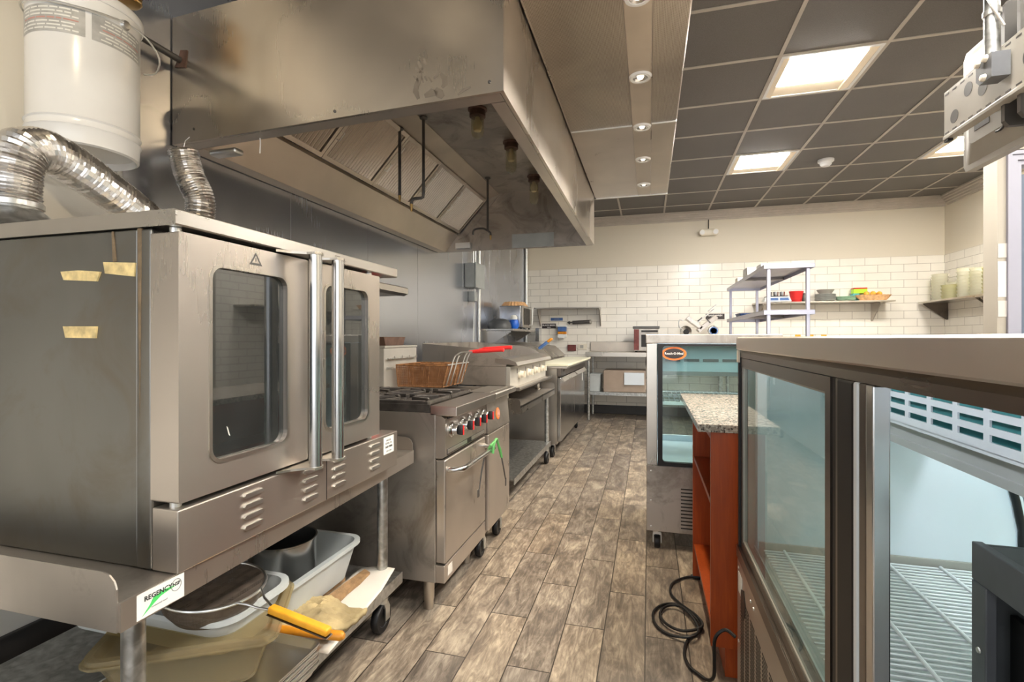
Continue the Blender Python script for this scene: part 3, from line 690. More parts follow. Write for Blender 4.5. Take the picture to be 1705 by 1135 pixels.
# ================================================================== CONVECTION OVEN
OY0, OY1, OZ0, OZ1 = .765, 1.648, .683, 1.406
t = thing('convection_oven', 'full-size stainless convection oven with two glass doors on a rolling stand', 'oven', (-1.4, 1.2, OZ0))
oven = t
build('body', MB().box(-1.86, OY0 + .004, OZ0, -1.005, OY1, 1.372, .003), 'steel_dark', t)
build('corner_post', MB().box(-1.004, OY0, OZ0, -.963, OY0 + .035, 1.372, .006, 3), 'steel_dark', t, True)
build('front_cavity', MB().box(-1.0, OY0 + .036, OZ0 + .02, -.972, OY1 - .02, 1.365), 'blackmetal', t)
build('hinge_post', MB().box(-1.0, 1.535, OZ0 + .14, -.968, OY1 - .002, 1.368, .003), 'redpaint', t, label='red painted front edge')
build('top_lid', MB().prism([(-1.87, 1.374), (-.900, 1.374), (-.897, 1.377), (-.897, 1.404), (-.900, 1.406), (-1.87, 1.406)], 'Y', OY0 - .003, OY1 + .004), 'steel_h', t)
lp = MB().box(-.9615, OY0, OZ0 + .001, -.894, OY1, OZ0 + .127, .003)
build('lower_panel', lp, 'steel_warm', t)
build('panel_seam', MB().box(-.8945, 1.23, OZ0 + .003, -.8932, 1.2325, OZ0 + .125), 'blackmetal', t)
for yc in (.955, 1.16, 1.29, 1.49):
    for k in range(4):
        z = OZ0 + .026 + k * .0245
        build('louver', MB().prism([(yc - .024, z), (yc + .026, z + .000), (yc + .03, z + .005), (yc + .026, z + .010), (yc - .024, z + .010), (yc - .028, z + .005)], 'X', -.895, -.888), 'alu', t)
st = build('data_sticker', MB().box(-.8935, 1.548, OZ0 + .058, -.8928, 1.618, OZ0 + .118), 'paper_w', t, label='white rating sticker')
text('lettering', 'MODEL\nSERIAL No.', .010, 'ink_grey', st, (-.8927, 1.583, OZ0 + .10), R_PX)
text('lettering', 'GAS OVEN', .010, 'ink', st, (-.8927, 1.583, OZ0 + .082), R_PX, bold=True)
text('lettering', 'TYPE 120V', .008, 'ink_grey', st, (-.8927, 1.583, OZ0 + .067), R_PX)
def oven_door(y0, y1, wy0, wy1, hy, side):
    z0, z1 = .822, 1.362
    out = rrect(y0, z0, y1, z1, .004, 5); inn = rrect(wy0, .888, wy1, 1.303, .028, 5)
    d = build('door', MB().ring(out, inn, 'X', -.966, -.894), 'steel_warm', t)
    rim = MB().ring(rrect(wy0 - .008, .880, wy1 + .008, 1.311, .034, 6), rrect(wy0, .888, wy1, 1.303, .027, 6), 'X', -.8945, -.8915)
    build('window_rim', rim, 'steel', d)
    build('window_glass', MB().prism(rrect(wy0 - .001, .887, wy1 + .001, 1.304, .028, 6), 'X', -.909, -.904), 'glass_oven', d)
    build('inner_pane', MB().prism(rrect(wy0 - .001, .887, wy1 + .001, 1.304, .028, 6), 'X', -.960, -.956), 'iron', d)
    # full height bar handle with curved ends plates
    hx = -.835
    h = build('handle', MB().cyl((hx, hy, .815), (hx, hy, 1.372), .0165, 24), 'chrome', d, True)
    yb = y1 - .03 if side > 0 else y0 + .03
    for z in (.812, 1.366):
        w0, w1 = (yb - .09, y1 - .002) if side > 0 else (y0 + .002, yb + .06)
        br = [(-.893, w0), (-.875, w0 + .03) if side > 0 else (-.893, w0 + .01), (hx - .012, hy - .019), (hx + .012, hy - .019), (hx + .019, hy), (hx + .012, hy + .017), (-.893, w1)]
        build('handle_plate', MB().prism(br, 'Z', z, z + .006), 'steel', h)
    build('hinge_pin', MB().cyl((-.925, y0 + .02 if side > 0 else y1 - .02, .805), (-.925, y0 + .02 if side > 0 else y1 - .02, .822), .011, 14).cyl((-.925, y0 + .02 if side > 0 else y1 - .02, 1.362), (-.925, y0 + .02 if side > 0 else y1 - .02, 1.373), .011, 14), 'alu', d)
    return d
d1_ = oven_door(.766, 1.150, .843, 1.068, 1.104, 1)
oven_door(1.157, 1.522, 1.225, 1.446, 1.200, -1)
# warning triangle engraved above the left window
tri = MB(); c3 = [(.945, 1.322), (.985, 1.322), (.965, 1.352)]; ci = [(.953, 1.327), (.977, 1.327), (.965, 1.345)]
tri.ring(c3, ci, 'X', -.8942, -.8935)
tri.box(-.8942, .9640, 1.331, -.8936, .9660, 1.340)
build('warning_triangle', tri, 'char', d1_)
build('chalk_mark', MB().prism([(.896, .935), (.900, .932), (.893, .953), (.890, .955)], 'X', -.9035, -.9030), 'paper', d1_)
# yellowed tape scraps on the side
tp = [((100, 452), (105, 466), (160, 468), (166, 452), (130, 450)), ((104, 543), (108, 562), (158, 563), (160, 543)), ((171, 436), (174, 455), (222, 460), (224, 437))]
def side_pt(px, py):
    f = 824; c, s = math.cos(.2695), math.sin(.2695); u = (px - 852.5) / f; v = (563 - py) / f
    k = OY0 / (c + u * s); return (k * (-s + u * c), 1.15 + k * v)
for q in tp:
    build('tape_scrap', MB().prism([side_pt(*p) for p in q], 'Y', OY0 + .0005, OY0 + .0045), 'tape', t, label='yellowed tape scrap')
rs = MB().prism([side_pt(*p) for p in ((184, 385), (187, 385), (191, 435), (186, 436))], 'Y', OY0 + .002, OY0 + .0042)
rs.prism([side_pt(*p) for p in ((229, 380), (236, 380), (235, 560), (233, 700), (231, 560))], 'Y', OY0 - .0004, OY0 + .0042)
build('rust_stain', rs, 'stain', t, label='rusty drip stain')

# ================================================================== OVEN STAND
SX1n, SX1f, SY0, SY1 = -.900, -.950, .655, 1.880
t = thing('equipment_stand', 'rolling stainless equipment stand with raised rims carrying the convection oven', 'stand', (-1.4, 1.25, 0), 'equipment stands')
build('top_shelf', MB().prism([(-1.86, SY0), (SX1n, SY0), (SX1f, SY1), (-1.86, SY1)], 'Z', .672, .682), 'steel_dirty', t)
build('front_apron', MB().prism([(SX1n, SY0), (SX1n + .006, SY0), (SX1f + .006, SY1), (SX1f, SY1)], 'Z', .632, .684), 'steel_warm', t)
def rimpts(): return [(-1.86, .632), (SX1n, .632), (SX1n, .708), (SX1n - .006, .722), (SX1n - .018, .732), (SX1n - .035, .736), (-1.86, .736)]
build('side_rim', MB().prism(rimpts(), 'Y', SY0 - .003, SY0), 'steel_dirty', t)
build('side_rim', MB().prism([(u - .05 if u > -1.8 else u, v) for u, v in rimpts()], 'Y', SY1, SY1 + .003), 'steel_warm', t)
lab = build('maker_label', MB().prism([(.684, .6355), (.779, .6355), (.779, .6825), (.684, .6825)], 'X', -.8965, -.8950), 'paper_w', t, label='white maker label with green swoosh')
gr = MB().prism([(.694, .6395), (.709, .655), (.715, .6645), (.735, .6695), (.750, .668), (.760, .6655), (.747, .6635), (.730, .6605), (.717, .6535)], 'X', -.8950, -.8946)
build('green_swoosh', gr, 'ink_green', lab)
text('lettering', 'REGENCY', .0125, 'ink', lab, (-.8944, .725, .669), R_PX, ext=.0002, bold=True)
text('lettering', 'commercial stand', .0045, 'ink_grey', lab, (-.8944, .727, .649), R_PX, ext=.0002)
ov = [(.762 + .011 * math.cos(a * PI / 12), .666 + .012 * math.sin(a * PI / 12)) for a in range(24)]; oi = [(.762 + .0095 * math.cos(a * PI / 12), .666 + .0105 * math.sin(a * PI / 12)) for a in range(24)]
build('seal_ring', MB().ring(ov, oi, 'X', -.8950, -.8946), 'ink_grey', lab)
text('lettering', 'NSF', .0095, 'ink', lab, (-.8944, .762, .668), R_PX, ext=.0002, bold=True)
build('lower_shelf', MB().box(-1.80, .70, .195, -.955, 1.80, .212, .002).box(-.958, .70, .17, -.953, 1.80, .214, .001), 'galv', t)
def caster(x, y, parent, r=.055, wcol='black', h=.13):
    c = build('caster', MB().cyl((x, y, h), (x, y, h - .02), .022, 16).prism([(x - .018, h - .02), (x + .018, h - .02), (x + .024, h - .035), (x + .024, r - .01), (x + .019, r - .01), (x + .019, h - .036), (x - .019, h - .036), (x - .019, r - .01), (x - .024, r - .01), (x - .024, h - .035)], 'Y', y - .016, y + .016), 'alu', parent, True)
    m = Matrix.Translation((x, y - .012, r)) @ Matrix.Rotation(PI / 2, 4, 'Y')
    build('wheel', MB().lathe([(0, -.010), (r * .55, -.011), (r * .6, -.014), (r * .92, -.015), (r, -.009), (r, .009), (r * .92, .015), (r * .6, .014), (r * .55, .011), (0, .010)], (0, 0, 0), 28, m), wcol, c, True)
for x, y in ((-.990, .75), (-1.012, 1.745), (-1.80, .75), (-1.80, 1.745)):
    build('leg', MB().cyl((x, y, .13), (x, y, .672), .0205, 20).lathe([(.0205, 0), (.028, .004), (.028, .05), (.0205, .055)], (x, y, .17), 20), 'galv', t, True)
    caster(x, y, t, .056)

# --- things on the stand's lower shelf
def sheet_pan(x0, y0, x1, y1, z, label):
    return single('sheet_pan', MB().tray(x0, y0, x1, y1, z, z + .022, .0015, .008, .02, .004), 'alu', label, 'sheet pan', ((x0 + x1) / 2, (y0 + y1) / 2, z), 'aluminium sheet pans stacked under the oven', True)
for k in range(8):
    sheet_pan(-1.33 + .002 * k, .79 - .003 * (k % 3), -.895 + .003 * (k % 2), 1.20 + .002 * (k % 3), .214 + k * .0085, 'aluminium sheet pan, %s of the stack under the oven' % ['lowest', 'second from the bottom', 'third from the bottom', 'fourth from the bottom', 'fifth from the bottom', 'third from the top', 'second from the top', 'topmost'][k])
rotT = Matrix.Translation((-.900, 1.015, 0)) @ Matrix.Rotation(math.radians(211), 4, 'Z')
def rtray(*a):
    m = MB().tray(*a); bmesh.ops.transform(m.bm, matrix=rotT, verts=m.bm.verts); return m
t = single('food_tub', rtray(0, -.29, .38, 0, .288, .420, .004, .045, .03, .012), 'poly', 'large smoky translucent food tub under the oven front', 'tub', (-1.15, .98, .298), None, True)
build('rim_lip', rtray(-.014, -.304, .394, .014, .400, .410, .004, .002, .035, .004), 'poly', t, True)
single('dish_tub', MB().tray(-1.60, .975, -1.00, 1.22, .345, .455, .005, .03, .055, .013), 'grey_plastic', 'grey dish tub with a thick pale rim nested in the smoky tub', 'tub', (-1.28, .9, .40), None, True)
cx, cy = -1.10, 1.045
t = thing('mesh_strainer', 'large round wire mesh strainer with a long yellow handle', 'strainer', (cx, cy, .41))
mtS = Matrix.Translation((cx, cy, .502)) @ Matrix.Rotation(math.radians(5), 4, 'Y')
build('mesh_bowl', MB().lathe([(0, -.088), (.05, -.084), (.088, -.066), (.112, -.035), (.120, 0)], (0, 0, 0), 48, mtS), 'sieve', t, True)
build('rim_hoop', MB().tube([mtS @ Vector((.122 * math.cos(a * PI / 24), .122 * math.sin(a * PI / 24), 0)) for a in range(48)], .0042, 8, closed=True), 'alu', t, True)
wl = [(-.985, 1.00, .495), (-.955, 1.005, .492), (-.935, 1.012, .484), (-.895, 1.012, .484)]
build('handle_wire', MB().tube(wl, .003, 8).tube([(-.985, 1.08, .494), (-.95, 1.055, .484), (-.895, 1.024, .482)], .003, 8), 'alu', t, True)
mG = Matrix.Translation((-.90, 1.018, .484)) @ Matrix.Rotation(math.radians(9), 4, 'Y') @ Matrix.Rotation(math.radians(-2), 4, 'Z')
build('grip', MB().box(0, -.011, -.009, .175, .011, .009, .005, 3, mG), 'yellow', t, True)
build('grip_band', MB().box(0, -.012, -.0125, .178, .012, -.0095, .001, 1, mG), 'bronze', t)

single('bus_tub', MB().tray(-1.60, 1.26, -1.07, 1.69, .250, .385, .005, .03, .05, .013), 'grey_plastic', 'grey rectangular bus tub holding the steel pot', 'tub', (-1.33, 1.47, .25), None, True)
single('wood_block', MB().box(-1.55, 1.30, .213, -1.12, 1.66, .249, .004), 'cardboard', 'flat scorched wooden board under the grey bus tub', 'board', (-1.3, 1.48, .213))
t = thing('stock_pot', 'straight-sided stainless stock pot standing in the grey bus tub', 'pot', (-1.245, 1.47, .257))
build('body', MB().lathe([(0, 0), (.105, 0), (.110, .005), (.110, .185), (.114, .188), (.114, .192), (.108, .192), (.107, .185), (.107, .006), (0, .006)], (-1.245, 1.47, .257), 48), 'chrome', t, True)
cs = MB()
cs.prism([(-1.09, 1.40), (-1.035, 1.37), (-1.03, 1.42), (-1.045, 1.56), (-1.04, 1.70), (-1.075, 1.72), (-1.085, 1.60)], 'Z', .228, .245)
single('burnt_scrap', cs, 'cardboard', 'brown torn cardboard scrap between the bus tub and the paper', 'scrap', (-1.06, 1.55, .228))
def paper_fn(u, v):
    x = -1.12 + .16 * u + .05 * (1 - v) * u; y = 1.26 + .49 * v; z = .221 + .008 * math.sin(u * 3) * v + .02 * max(0, v - .75) * 4 * (.3 + u)
    return (x, y, z + (-.05 * max(0, u - .85) * 4 if v < .7 else 0) * 0)
def sheet(name, fn, nu, nv, mat, label, cat, loc, th=.0015):
    o = single(name, MB().grid(fn, nu, nv), mat, label, cat, loc, None, True)
    md = o.modifiers.new('thickness', 'SOLIDIFY'); md.thickness = th; return o
sheet('parchment_sheet', paper_fn, 14, 24, 'paper', 'curled off-white parchment sheet on the stand lower shelf', 'paper', (-1.0, 1.4, .22))
rg = random.Random(11)
gn = [[rg.uniform(-.006, .006) for _ in range(20)] for _ in range(20)]
def glove_fn(u, v):
    x = -1.16 + .24 * u + .03 * v; y = 1.235 + .20 * v + .05 * u * (1 - v); z = .262 + .018 * math.sin(u * 9 + v * 4) * .5 + .03 * (1 - u) + gn[int(u * 18)][int(v * 18)]
    return (x, y, z)
sheet('oven_mitt', glove_fn, 18, 18, 'cloth', 'stained tan canvas oven mitt lying on the parchment sheet', 'oven mitt', (-1.05, 1.33, .25), .014)
single('wooden_handle', MB().tube([(-1.12, 1.215, .292), (-.94, 1.235, .292), (-.90, 1.24, .292), (-.855, 1.245, .292), (-.846, 1.246, .292)], [.013, .013, .0135, .0135, .008], 14), 'orange_wood', 'orange wooden tool handle sticking out beside the sheet pans', 'tool handle', (-.95, 1.23, .292), None, True)

# ================================================================== RANGE (four burners and oven)
RY0, RY1 = 1.90, 2.432
t = thing('gas_range', 'stainless four-burner gas range with blue and red knobs and an oven door', 'range', (-1.2, 2.16, 0))
build('body', MB().box(-1.62, RY0, .13, -.856, RY1, .838, .003), 'steel_dirty', t)
build('cooktop_sides', MB().box(-1.62, RY0 + .002, .839, -.882, RY0 + .012, .872, .001).box(-1.62, RY1 - .012, .839, -.882, RY1 - .002, .872, .001).box(-1.62, RY0 + .0125, .839, -.882, RY1 - .0125, .848), 'iron', t)
build('front_ledge', MB().box(-.880, RY0, .828, -.760, RY1, .868, .003), 'steel_h', t)
build('back_riser', MB().box(-1.66, RY0, .30, -1.625, RY1, 1.14, .003), 'steel_dirty', t)
build('knob_panel', MB().prism([(-.855, .650), (-.826, .650), (-.812, .66), (-.812, .815), (-.83, .827), (-.855, .827)], 'Y', RY0 + .001, RY1), 'steel_warm', t)
vs = MB()
for k in range(26): vs.box(-.8115, RY0 + .02 + k * .016, .812, -.8095, RY0 + .028 + k * .016, .822)
build('vent_slots', vs, 'blackmetal', t)
build('broiler_slot', MB().box(-.8118, RY0 + .02, .662, -.8105, RY1 - .03, .686), 'blackmetal', t)
build('slot_strip', MB().box(-.8105, RY0 + .022, .667, -.8085, 2.15, .684, .001).box(-.8105, 2.21, .667, -.8085, RY1 - .035, .684, .001), 'alu', t)
for k, y in enumerate((1.962, 2.085, 2.180, 2.275, 2.375)):
    m = Matrix.Translation((-.812, y, .762)) @ Matrix.Rotation(PI / 2, 4, 'Y')
    kb = build('knob', MB().lathe([(.033, 0), (.033, .006), (.028, .012), (.024, .014), (.021, .030), (.019, .034), (0, .034)], (0, 0, 0), 28, m), 'chrome', t, True, label='chrome knob')
    m2 = Matrix.Translation((-.778, y, .762))
    build('knob_grip', MB().box(0, -.006, -.021, .022, .006, .021, .004, 2, m2), 'knob', kb, True)
    build('red_pointer', MB().box(.0222, -.006, -.020, .0255, .006, .020, .001, 1, m2), 'red', kb)
dr = build('oven_door', MB().box(-.856, RY0 + .004, .213, -.812, RY1 - .006, .644, .006, 3), 'steel_warm', t)
bar = [(-.812, 1.93, .600), (-.785, 1.932, .600), (-.762, 1.945, .600), (-.752, 1.97, .600), (-.752, 2.05, .600), (-.752, 2.30, .600), (-.752, 2.37, .600), (-.762, 2.395, .600), (-.785, 2.405, .600), (-.812, 2.407, .600)]
build('handle', MB().tube(smooth_path(bar, 5), .0125, 16), 'chrome', dr, True)
build('kick_panel', MB().box(-.856, RY0 + .002, .132, -.815, RY1, .205, .003), 'steel_warm', t)
build('rating_sticker', MB().box(-.8148, 1.935, .150, -.8142, 1.985, .192), 'paper', t, label='small white sticker')
build('shadow_gap', MB().box(-.90, RY0 + .02, .2055, -.858, RY1 - .02, .2115), 'blackmetal', t)
for x, y in ((-.905, 1.945), (-.905, 2.39), (-1.57, 1.945), (-1.57, 2.39)):
    build('leg', MB().lathe([(.020, 0), (.022, .006), (.020, .03), (.023, .04), (.023, .13)], (x, y, 0), 18), 'steel', t, True)
for bx in (-1.40, -1.06):
    for by in (2.035, 2.30):
        b = build('burner', MB().lathe([(.055, .848), (.055, .862), (.04, .872), (.012, .874), (0, .874)], (bx, by, 0), 24), 'iron', t, True)
        g1 = MB(); g1.box(bx - .165, by - .128, .868, bx + .165, by - .112, .884, .002).box(bx - .165, by + .112, .868, bx + .165, by + .128, .884, .002).box(bx - .165, by - .111, .868, bx - .149, by + .111, .884, .002).box(bx + .149, by - .111, .868, bx + .165, by + .111, .884, .002)
        for k in range(8):
            a = k * PI / 4 + PI / 8
            mt = Matrix.Translation((bx, by, .874)) @ Matrix.Rotation(a, 4, 'Z')
            Lr = .118 if k in (1, 2, 5, 6) else .15
            g1.box(.045, -.007, -.004, Lr, .007, .014, .002, 2, mt)
        build('grate', g1, 'iron', t)
        g2 = MB()
        for k in (0, 3, 4, 7):
            mt = Matrix.Translation((bx, by, .889)) @ Matrix.Rotation(k * PI / 4 + PI / 8, 4, 'Z')
            g2.box(.050, -.006, 0, .145, .006, .0015, .0005, 1, mt)
        g2.box(bx - .15, by - .127, .8842, bx + .15, by - .113, .8862).box(bx - .14, by + .113, .8842, bx + .14, by + .127, .8852)
        build('worn_edge', g2, 'iron_worn', t, label='worn shiny grate edges')
t = thing('wall_shelf', 'plain stainless wall shelf behind the oven, left of the fryer flue', 'shelf', (-1.7, 2.6, 1.46))
build('shelf_board', MB().prism([(LW + .005, 1.50), (-1.615, 1.50), (-1.60, 1.492), (-1.60, 1.455), (-1.63, 1.44), (-1.63, 1.444), (LW + .005, 1.444)], 'Y', 2.0, 3.10), 'steel_h', t)
build('back_flange', MB().box(LW + .005, 2.0, 1.501, LW + .02, 3.10, 1.54, .001), 'steel_h', t)
single('rusty_box', MB().prism([(2.475, 1.109), (2.68, 1.109), (2.705, 1.158), (2.455, 1.158)], 'X', -1.50, -1.415), 'rusty_pan', 'small rusty steel pan resting on top of the fryer flue', 'pan', (-1.46, 2.58, 1.109))

# tongs hanging on the oven handle
t = thing('tongs', 'tongs with green grips hanging open over the range oven handle', 'tongs', (-.735, 2.36, .60))
lp_ = [(-.737, 2.315, .585), (-.735, 2.325, .625), (-.733, 2.345, .645), (-.732, 2.365, .645), (-.732, 2.378, .625)]
build('spring_loop', MB().tube(smooth_path(lp_, 5), .0065, 10), 'green', t, True)
build('grip', MB().tube([(-.732, 2.378, .628), (-.726, 2.40, .585), (-.722, 2.415, .545)], [.0055, .008, .0065], 10), 'green', t, True)
build('grip', MB().tube([(-.770, 2.312, .59), (-.745, 2.312, .625), (-.735, 2.330, .64)], [.005, .0075, .006], 10), 'green', t, True)
build('arm', MB().tube([(-.722, 2.415, .545), (-.718, 2.445, .47), (-.716, 2.465, .42)], [.004, .004, .003], 8).box(-.718, 2.463, .385, -.714, 2.478, .424, .001), 'char', t, True)
build('arm', MB().tube([(-.775, 2.31, .59), (-.785, 2.285, .50), (-.79, 2.265, .42)], [.004, .004, .003], 8).box(-.793, 2.245, .385, -.789, 2.27, .422, .001), 'char', t, True)

# ================================================================== FRYER
FY0, FY1 = 2.440, 2.838
t = thing('deep_fryer', 'floor-standing stainless deep fryer with an orange round badge', 'fryer', (-1.15, 2.64, 0))
build('body', MB().box(-1.50, FY0, .12, -.83, FY1, .80, .003), 'steel_dirty', t)
build('vat_rim', MB().ring(rrect(-1.40, FY0 + .001, -.83, FY1 - .001, .01, 4), rrect(-1.36, FY0 + .03, -.93, FY1 - .03, .03, 4), 'Z', .801, .858), 'steel_dirty', t)
build('oil_surface', MB().box(-1.362, FY0 + .028, .80, -.928, FY1 - .028, .815), 'iron', t)
build('front_ledge', MB().prism([(-.829, .835), (-.765, .835), (-.760, .842), (-.760, .860), (-.765, .866), (-.829, .866)], 'Y', FY0 + .002, FY1 + .004), 'steel_h', t)
build('drain_board', MB().box(-.925, FY0 + .03, .859, -.80, FY1 - .03, .868, .002), 'steel_h', t)
pnl = build('upper_panel', MB().prism([(-.829, .655), (-.800, .655), (-.815, .832), (-.829, .832)], 'Y', FY0 + .002, FY1), 'steel_dirty', t)
m = Matrix.Translation((-.8055, 2.618, .735)) @ Matrix.Rotation(math.radians(85), 4, 'Y')
build('badge', MB().lathe([(.033, 0), (.033, .002), (.030, .0035), (0, .004)], (0, 0, 0), 28, m), 'orange', pnl, True, label='orange round badge')
build('badge_mark', MB().lathe([(.018, .0038), (.020, .0048), (.022, .0038)], (0, 0, 0), 20, m).box(-.013, -.004, .004, .010, .004, .0052, .001, 1, m).box(-.004, -.013, .004, .004, .010, .0052, .001, 1, m), 'ink_red', pnl)
build('door', MB().box(-.829, FY0 + .003, .150, -.800, FY1 - .001, .650, .004, 2), 'steel_warm', t)
build('flue_riser', MB().box(-1.50, FY0 + .001, .805, -1.405, FY1 - .001, 1.095, .004).box(-1.51, FY0, 1.096, -1.40, FY1, 1.108, .003), 'enamel_grey', t)
hb = MB().cyl((-1.392, FY0 + .02, 1.035), (-1.392, FY1 - .03, 1.035), .005, 10)
for k in range(4):
    y = FY0 + .06 + k * .09
    hb.tube([(-1.404, y, 1.035), (-1.375, y, 1.035), (-1.372, y, 1.05)], .004, 8)
build('basket_hanger', hb.cyl((-1.404, FY0 + .03, .985), (-1.37, FY0 + .03, .985), .007, 10), 'alu', t, True)
for x in (-.86, -1.45):
    for y in (FY0 + .05, FY1 - .05): caster(x, y, t, .05, 'black', .12)
def fry_basket(y0, y1, label, hz):
    t = thing('fry_basket', label, 'fry basket', (-1.22, (y0 + y1) / 2, .88), 'rusted fry baskets')
    zt, zb = 1.000, .880; xa, xb = -1.372, -1.060; tp_ = .022
    T = [(xa, y0, zt), (xb, y0, zt), (xb, y1, zt), (xa, y1, zt)]; Bt = [(xa + .005, y0 + .012, zb), (xb - tp_ * 1.6, y0 + .012, zb), (xb - tp_ * 1.6, y1 - .012, zb), (xa + .005, y1 - .012, zb)]
    w = MB(); V = [w.bm.verts.new(p) for p in T + Bt]
    for i in range(4): w.bm.faces.new((V[i], V[(i + 1) % 4], V[4 + (i + 1) % 4], V[4 + i]))
    w.bm.faces.new(V[4:]); build('wire_mesh', w, 'rust_mesh', t)
    fr = MB().tube(T, .0042, 8, closed=True).tube(Bt, .003, 6, closed=True)
    for a, b in zip(T, Bt): fr.tube([a, b], .0035, 6)
    for u in (.33, .66):
        q = [Vector(T[0]).lerp(Vector(T[1]), u), Vector(Bt[0]).lerp(Vector(Bt[1]), u), Vector(Bt[3]).lerp(Vector(Bt[2]), u), Vector(T[3]).lerp(Vector(T[2]), u)]
        fr.tube(q, .0022, 6)
    build('frame', fr, 'rust', t)
    hd = MB()
    ya, yb = y0 + .045, y1 - .045
    for y in (ya, yb):
        hd.tube(smooth_path([(xb - .028, y, .885), (xb + .004, y, .99), (xb + .022, y, 1.045), (xb + .038, y, hz - .012), (xb + .06, (ya + yb) / 2 + (y - (ya + yb) / 2) * .8, hz), (xb + .12, (ya + yb) / 2 + (y - (ya + yb) / 2) * .3, hz + .003)], 5), .0042, 8)
    hd.tube([(xb + .003, y0 - .006, 1.004), (xb + .003, y1 + .006, 1.004)], .004, 8)
    h = build('handle', hd, 'alu', t, True)
    ym = (ya + yb) / 2
    build('red_grip', MB().tube(smooth_path([(xb + .10, ym, hz + .003), (xb + .13, ym, hz + .005), (xb + .27, ym, hz + .014), (xb + .30, ym, hz + .014)], 4), [.007] * 4 + [.011] * 8 + [.006], 12), 'red', h, True)
fry_basket(2.515, 2.665, 'nearer of two rusty wire fry baskets with a red handle, above the fryer', 1.072)
fry_basket(2.680, 2.826, 'farther of two rusty wire fry baskets with a red handle, next to the griddle', 1.082)

# ================================================================== GRIDDLE ON ITS STAND
GY0, GY1 = 3.30, 4.52
t = thing('griddle', 'wide countertop griddle with high splash sides and four round valve knobs', 'griddle', (-1.25, 3.9, .683))
build('body', MB().box(-1.58, GY0 + .002, .82, -.955, GY1 - .002, .955, .003), 'steel_dirty', t)
side = [(-1.585, .956), (-.955, .956), (-.945, .985), (-.975, 1.01), (-1.03, 1.045), (-1.14, 1.078), (-1.585, 1.112)]
build('side_splash', MB().prism(side, 'Y', GY0, GY0 + .004), 'steel_dirty', t)
build('side_splash', MB().prism(side, 'Y', GY1 - .004, GY1), 'steel_dirty', t)
build('back_splash', MB().box(-1.589, GY0, .956, -1.585, GY1, 1.115), 'steel_dirty', t)
build('cooking_plate', MB().box(-1.584, GY0 + .005, .956, -1.04, GY1 - .005, .972, .002), 'steel_h', t)
build('front_trough', MB().prism([(-1.035, .975), (-.93, .968), (-.875, .958), (-.870, .962), (-.885, .985), (-.94, 1.006), (-1.03, 1.012)], 'Y', GY0 - .002, GY1 + .002), 'steel_h', t)
pn = build('control_panel', MB().box(-.954, GY0 + .001, .80, -.925, GY1 - .001, .952, .002), 'enamel_grey', t)
for y in (3.545, 3.80, 4.05, 4.32):
    m = Matrix.Translation((-.925, y, .885)) @ Matrix.Rotation(PI / 2, 4, 'Y')
    k = build('knob', MB().lathe([(.030, 0), (.030, .012), (.024, .016), (.022, .034), (0, .036)], (0, 0, 0), 20, m), 'cream_plastic', t, True)
    build('knob_grip', MB().box(-.889, y - .006, .862, -.875, y + .006, .908, .003), 'cream_plastic', k)
    build('valve_hole', MB().box(-.9249, y - .062, .895, -.9235, y - .045, .93, .002), 'blackmetal', t)
build('drip_rail', MB().prism([(-.955, .785), (-.86, .785), (-.855, .80), (-.858, .812), (-.955, .798)], 'Y', GY0, GY1), 'steel_h', t)
for x in (-.98, -1.53):
    for y in (GY0 + .09, GY1 - .09): build('leg', MB().lathe([(.024, 0), (.026, .01), (.018, .02), (.02, .10), (.02, .137)], (x, y, .683), 16), 'steel', t, True)
t = thing('equipment_stand', 'rolling stainless equipment stand with a galvanised undershelf carrying the griddle', 'stand', (-1.2, 3.9, 0), 'equipment stands')
build('top_shelf', MB().box(-1.62, 3.275, .672, -.845, 4.55, .682, .001), 'steel_dirty', t)
build('front_apron', MB().box(-.850, 3.275, .632, -.845, 4.55, .688, .001), 'steel_h', t)
for y in (3.272, 4.55): build('side_rim', MB().prism([(-1.62, .632), (-.845, .632), (-.845, .712), (-.853, .73), (-.87, .738), (-1.62, .738)], 'Y', y, y + .003), 'steel_h', t)
build('lower_shelf', MB().box(-1.58, 3.22, .185, -.875, 4.50, .200, .002).box(-.878, 3.22, .16, -.872, 4.50, .204, .001), 'galv', t)
for x, y in ((-.985, 3.36), (-.905, 4.48), (-1.54, 3.36), (-1.54, 4.48)):
    build('leg', MB().cyl((x, y, .13), (x, y, .672), .0205, 18), 'galv', t, True); caster(x, y, t, .058)

# ================================================================== PREP TABLE REFRIGERATOR
t = thing('prep_refrigerator', 'stainless prep table refrigerator with a pale cutting board ledge', 'refrigerator', (-1.2, 5.5, 0))
build('body', MB().box(-1.60, 4.65, .14, -.840, 6.45, .865, .004), 'steel', t)
for a, b in ((4.655, 5.545), (5.555, 6.445)):
    d = build('door', MB().box(-.839, a, .165, -.805, b, .775, .006, 3), 'chrome', t)
    build('handle_lip', MB().prism([(-.804, .752), (-.775, .735), (-.770, .742), (-.80, .776), (-.804, .776)], 'Y', a + .02, b - .02), 'steel_h', d)
build('top_trim', MB().box(-.839, 4.65, .785, -.80, 6.45, .864, .003), 'bronze', t)
build('rating_label', MB().box(-.8045, 6.20, .62, -.8038, 6.28, .72), 'paper_w', t, label='small white label')
build('ledge', MB().box(-1.05, 4.60, .866, -.735, 6.46, .886, .003), 'steel_h', t)
build('pan_rail', MB().prism([(-1.60, .866), (-1.055, .866), (-1.055, .90), (-1.16, 1.02), (-1.60, 1.07)], 'Y', 4.65, 6.45), 'steel_dirty', t)
build('hood_lid', MB().prism([(-1.62, 1.075), (-1.20, 1.03), (-1.06, .925), (-1.05, .93), (-1.19, 1.055), (-1.62, 1.10)], 'Y', 4.66, 5.50), 'steel', t)
